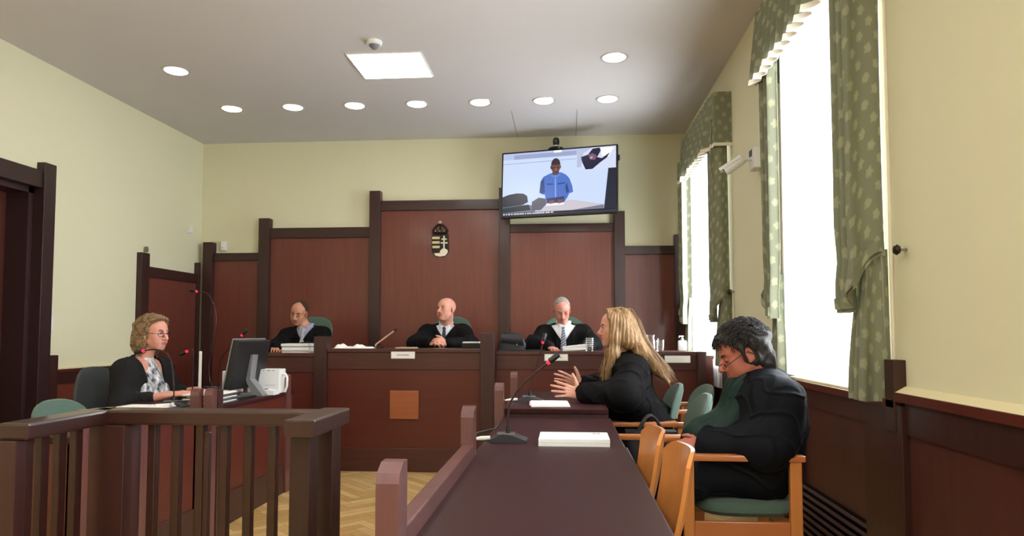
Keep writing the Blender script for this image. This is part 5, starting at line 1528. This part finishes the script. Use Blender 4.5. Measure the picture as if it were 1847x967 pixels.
# ---- blonde woman facing -X, elbows on her desk, hands raised
blond = strand_mat('long blond hair', (166, 132, 92), (116, 86, 56), (110, 110, 5), .42)
HRb = headframe(183, 3)
TFb = frame((-1, .02, 0), (-.38, 0, 1))
def long_hair(t, F0, lo, hi, h, J, TF, hc, HR, hs, sp):
    F = Field(hc - V3(.26, .24, .46), hc + V3(.42, .24, .18), .004)
    L = lambda *a: hc + HR @ V3(*a)
    sl, P = F.sub(F.lo, F.lo + F.h * (F.n - 1)); P = P[:F.n[0], :F.n[1], :F.n[2]]
    q = (P - hc) @ HR; m_ = np.stack([np.abs(q[..., 0]), q[..., 1], q[..., 2]], -1)
    d = sd_ell(m_, V3(0, -.020, .040), (.084, .108, .090))
    d = smin(d, sd_ell(m_, V3(.02, .045, .060), (.058, .045, .062)), .03)
    d = np.maximum(d, (q[..., 1] - .052 + .65 * np.maximum(0, .07 - q[..., 2]) * (m_[..., 0] < .2)))
    F.d = d.astype(np.float32)
    W = lambda x, y, z: V3(x, y, z) - np.array(sp['org'], float)
    for s in (-1, 1):
        # front locks: fall past the cheek onto the chest
        y_ = lambda v: 4.30 + s * v
        F.cone(L(s * .066, .018, .060), L(s * .074, .012, -.05), .030, .034, .02)
        F.cone(L(s * .074, .012, -.05), W(.285, y_(-.085) if s > 0 else y_(-.085), 1.08) if False else L(s * .080, .030, -.15), .034, .032, .03)
        F.cone(L(s * .080, .030, -.15), L(s * .088, .062, -.25), .032, .024, .03)
        F.cone(L(s * .088, .062, -.25), L(s * .088, .092, -.335), .022, .008, .02)
        # side and back
        F.cone(L(s * .062, -.04, .03), L(s * .078, -.07, -.08), .045, .050, .03)
        F.cone(L(s * .050, -.09, -.04), L(s * .082, -.14, -.15), .050, .042, .03)
        F.cone(L(s * .082, -.14, -.15), L(s * .085, -.215, -.25), .038, .030, .03)
        F.cone(L(s * .085, -.215, -.25), L(s * .078, -.285, -.335), .028, .008, .03)
    F.cone(L(0, -.10, .0), L(0, -.16, -.14), .055, .055, .04); F.cone(L(0, -.16, -.14), L(0, -.24, -.26), .050, .036, .03); F.cone(L(0, -.24, -.26), L(0, -.30, -.34), .034, .012, .03)
    near = np.abs(F.d) < .02
    qq = q[near]; ang = np.arctan2(qq[:, 0], qq[:, 1] + .02)
    F.d[near] += (.0022 * np.sin(ang * 34 + 3 * np.sin(qq[:, 2] * 14)) + .0012 * np.sin(ang * 83 + 2 * np.sin(qq[:, 2] * 9))).astype(np.float32)
    face = sd_ell(q[near], V3(0, .085, -.02), (.062, .058, .10))
    F.d[near] = -smin(-F.d[near], face.astype(np.float32), .006)
    V, Q = nets(F); V, Q = main_part(V, Q); V = relax(V, Q, 1, .2)
    mesh_obj('hair', V, Q, blond, t)['label'] = 'long straight blond hair falling over shoulders and chest'
    # loose strands along the locks
    r = random.Random(8); mb = MB()
    keys = [[(.05, .0, .115), (.072, -.01, .04), (.085, .0, -.06), (.095, .025, -.15), (.10, .06, -.25), (.095, .09, -.34)],
            [(.04, -.04, .125), (.085, -.05, .05), (.10, -.07, -.05), (.11, -.12, -.13), (.115, -.20, -.24), (.10, -.275, -.34)],
            [(.02, -.09, .115), (.04, -.13, .04), (.06, -.155, -.07), (.06, -.20, -.16), (.06, -.255, -.26), (.05, -.31, -.35)]]
    for k in range(420):
        K = np.array(r.choice(keys)); s = r.choice([-1, 1, 1]); off = V3(r.gauss(0, .012), r.gauss(0, .014), r.gauss(0, .008)); e = r.uniform(.75, 1.02)
        pts = []
        for i in range(len(K)):
            p = K[i] + off * (.5 + .15 * i); p = np.array([p[0] * s, p[1], p[2] * (e if p[2] < 0 else 1)])
            pts.append(tuple(L(*p)))
        mb.tube(pts, [.0009] * 5 + [.0004], 4, cap=False)
    mb.build('hair_strands', blond, t, True)
blonde = dict(org=(.46, 4.34, 0), h=.0045, label='person with long blond hair in a black robe, gesturing with both hands over papers',
    head=(.305, 4.30, 1.225), HR=HRb, TF=TFb, hs=.97, nk=.88, girth=1.0,
    J=dict(neck=(.375, 4.31, 1.045), pelvis=(.53, 4.36, .585), shl=(.395, 4.14, .985), shr=(.385, 4.50, .985), ell=(.335, 4.03, .845), elr=(.28, 4.55, .86),
           wrl=(.085, 4.10, .842), wrr=(.095, 4.34, .875), knr=(.12, 4.50, .52), knl=(.12, 4.22, .52), ftr=(.10, 4.50, .09), ftl=(.10, 4.22, .09)),
    handl=((-.97, -.05, .22), (.1, -.95, .25), 1, dict(curl=9, spread=9, scale=.98, thumb=(.9, .5, .1), tc=5)), handr=((-.93, .0, .36), (.1, .9, .35), -1, dict(curl=9, spread=8, scale=.98, thumb=(.8, .6, .1), tc=5)),
    skin=sk5, eyes=.9, brow=mat('blond brow', (140, 104, 74), .7), iris=(70, 80, 84), headkw=dict(male=False))
def watch(t, F0, lo, hi, h, J, TF, hc, HR, hs, sp):
    w = J['wrl']; el = J['ell']; d = unit(w - el); c = w - d * .004
    R_ = Vector(d).to_track_quat('Z', 'Y').to_matrix()
    m = MB().lathe([(.030, -.011), (.033, -.010), (.033, .010), (.030, .011), (.030, -.011)], n=28); m.v = [tuple(R_ @ Vector(v) * 1.0 + Vector(c)) for v in m.v]
    o = m.build('watch_band', mat('pale watch band', (206, 190, 166), .4), t, True)
    nrm = unit(V3(.05, -1, .15)); p = Vector(c + nrm * .034); Rb = Vector(nrm).to_track_quat('Z', 'Y').to_matrix()
    m = MB().box(-.017, .017, -.020, .020, -.004, .006, b=.003); m.v = [tuple(Rb @ Vector(v) + p) for v in m.v]
    m.build('watch_case', M['black'], t)
blonde['clothes'] = [robe(off=.022, sleeve=(.082, .080, .060), vneck=None, seed=51, cuff=.0, collar_cut=.058, noise=.004), trousers(mat('dark trousers', (24, 24, 28), .9)), watch, long_hair]
person(blonde)

# ---- man in the foreground, asleep or reading, chin on his chest, facing -X
salt = strand_mat('wavy dark grey hair', (66, 60, 59), (20, 18, 19), (150, 150, 40), .65)
HRm = headframe(182, 24, 0)
TFm = frame((-1, 0, 0), (.14, 0, 1))
def man_extra(d, q, m):
    d = smin(d, sd_ell(m, V3(0, -.032, .036), (.093, .111, .080)), .03)
    d = smin(d, sd_ell(m, V3(0, .046, .076), (.060, .060, .034)), .03)
    d = smin(d, sd_ell(m, V3(.02, -.078, -.050), (.052, .040, .066)), .03)
    w = np.sin(60 * q[..., 1] + 26 * q[..., 2] + 4 * np.sin(30 * q[..., 0] + 22 * q[..., 2]))
    w2 = np.abs(np.sin(48 * q[..., 1] + 60 * q[..., 0] * np.sign(q[..., 0]) * .4 - 30 * q[..., 2] + 3 * np.sin(35 * q[..., 1] + 20 * q[..., 2])))
    return d + .0045 * w + .007 * noise3(q, 60, 8, 5) - .006 * (w2 - .5)
def man_wisp(r):
    a = r.uniform(0, 2 * pi); el = r.uniform(.0, 1.45)
    c = V3(.098 * cos(el) * cos(a), -.022 + .118 * cos(el) * sin(a), .045 + .100 * sin(el))
    if c[1] > .045: c[2] = max(c[2], .085)
    n = unit(c - V3(0, -.02, .03)); t1 = unit(np.cross(n, V3(1, 0, 0)) + V3(0, 0, r.uniform(-.5, .5))); 
    ph = r.uniform(0, 6); Ln = r.uniform(.03, .07); r2 = r.uniform(.008, .020)
    return [tuple(c + n * (-.006 + r2 * sin(pi * k / 7) + .002 * sin(ph + k)) + t1 * Ln * (k / 7 - .5) * (-1 if c[1] < 0 else 1)) for k in range(8)]
man = dict(org=(.88, 3.32, 0), h=.004, label='person with wavy dark grey hair, head bowed, in a dark robe with green facing',
    head=(.815, 3.30, 1.100), HR=HRm, TF=TFm, hs=1.05, nk=1.08, girth=1.12,
    J=dict(neck=(.905, 3.31, .985), pelvis=(.865, 3.33, .575), shl=(.945, 3.12, .900), shr=(.93, 3.52, .900), ell=(.875, 3.10, .715), elr=(.80, 3.56, .70),
           wrl=(.615, 3.20, .700), wrr=(.60, 3.37, .685), knr=(.46, 3.44, .54), knl=(.46, 3.20, .54), ftr=(.44, 3.46, .09), ftl=(.44, 3.18, .09)),
    handl=((-.85, .32, -.05), (-.15, -.5, .85), 1, dict(curl=30, spread=3, thumb=(.6, .75, .1))), handr=((-.75, -.5, -.15), (0, .4, .9), -1, dict(curl=34, spread=3)),
    skin=sk6, eyes=0, brow=mat('dark grey brow', (70, 62, 60), .7), glasses=mat('black glasses rim', (20, 18, 20), .3), gz=-.016, gy=.112, gh=.012, gr=.0016)
navy = mat('dark navy robe cloth', (14, 17, 24), .75, var=.15, vscale=(20, 20, 5), spec=.2, bump=.15, bscale=500)
def facing(t, F0, lo, hi, h, J, TF, hc, HR, hs, sp):
    """green pleated front facing of the robe"""
    N = J['neck']; lat, fr, up = TF[:, 0], TF[:, 1], TF[:, 2]
    F = Field(lo, hi, h)
    off = .036
    F.cone(N - up * .07 + fr * .05, N - up * .28 + fr * .09, .110 + off * .5, .118 + off * .9, .04, sc=(1.0, .98, 1), R=TF)
    F.cone(N - up * .26 + fr * .085, J['pelvis'] + up * .12 + fr * .20, .118 + off * .9, .12, .05, sc=(1.0, 1.0, 1), R=TF)
    F.cone(N - up * .02 + fr * .04, N - up * .10 + fr * .06, .07, .09, .04)
    sl, P = F.sub(F.lo, F.lo + F.h * (F.n - 1)); P = P[:F.n[0], :F.n[1], :F.n[2]]
    q = P - N; x = q @ lat; y = q @ fr; z = q @ up
    F.d += (.0028 * np.sin(x * 210 + 2 * np.sin(z * 12))).astype(np.float32)
    F.d = np.maximum(F.d, (.030 - y - .10 * (-z)).astype(np.float32))
    F.d = np.maximum(F.d, (np.abs(x) - .105 - .05 * np.clip(-z, 0, .5)).astype(np.float32))
    V, Q = nets(F); V, Q = main_part(V, Q); V = relax(V, Q, 1, .3)
    mesh_obj('robe_facing', V, Q, mat('dark green satin', (10, 42, 34), .5, spec=.3), t)['label'] = 'dark green pleated satin facing'
man['clothes'] = [robe(m=navy, off=.032, sleeve=(.098, .088, .070), vneck=None, seed=61, cuff=.0, collar_cut=.070, noise=.0042), facing, trousers(mat('dark trousers', (24, 24, 28), .9)),
    short_hair(salt, .018, lambda m, q: np.maximum(q[..., 1] - .018 - .72 * np.maximum(0, m[..., 2] - .022) - .0, np.maximum(-(m[..., 2] + .125) + 1.25 * np.maximum(0, q[..., 1] + .060), EARCUT(m))), .0022, 150, 5, extra=man_extra),
    wisps(salt, 620, man_wisp, .0016, 5, 'hair_wisps')]
person(man)
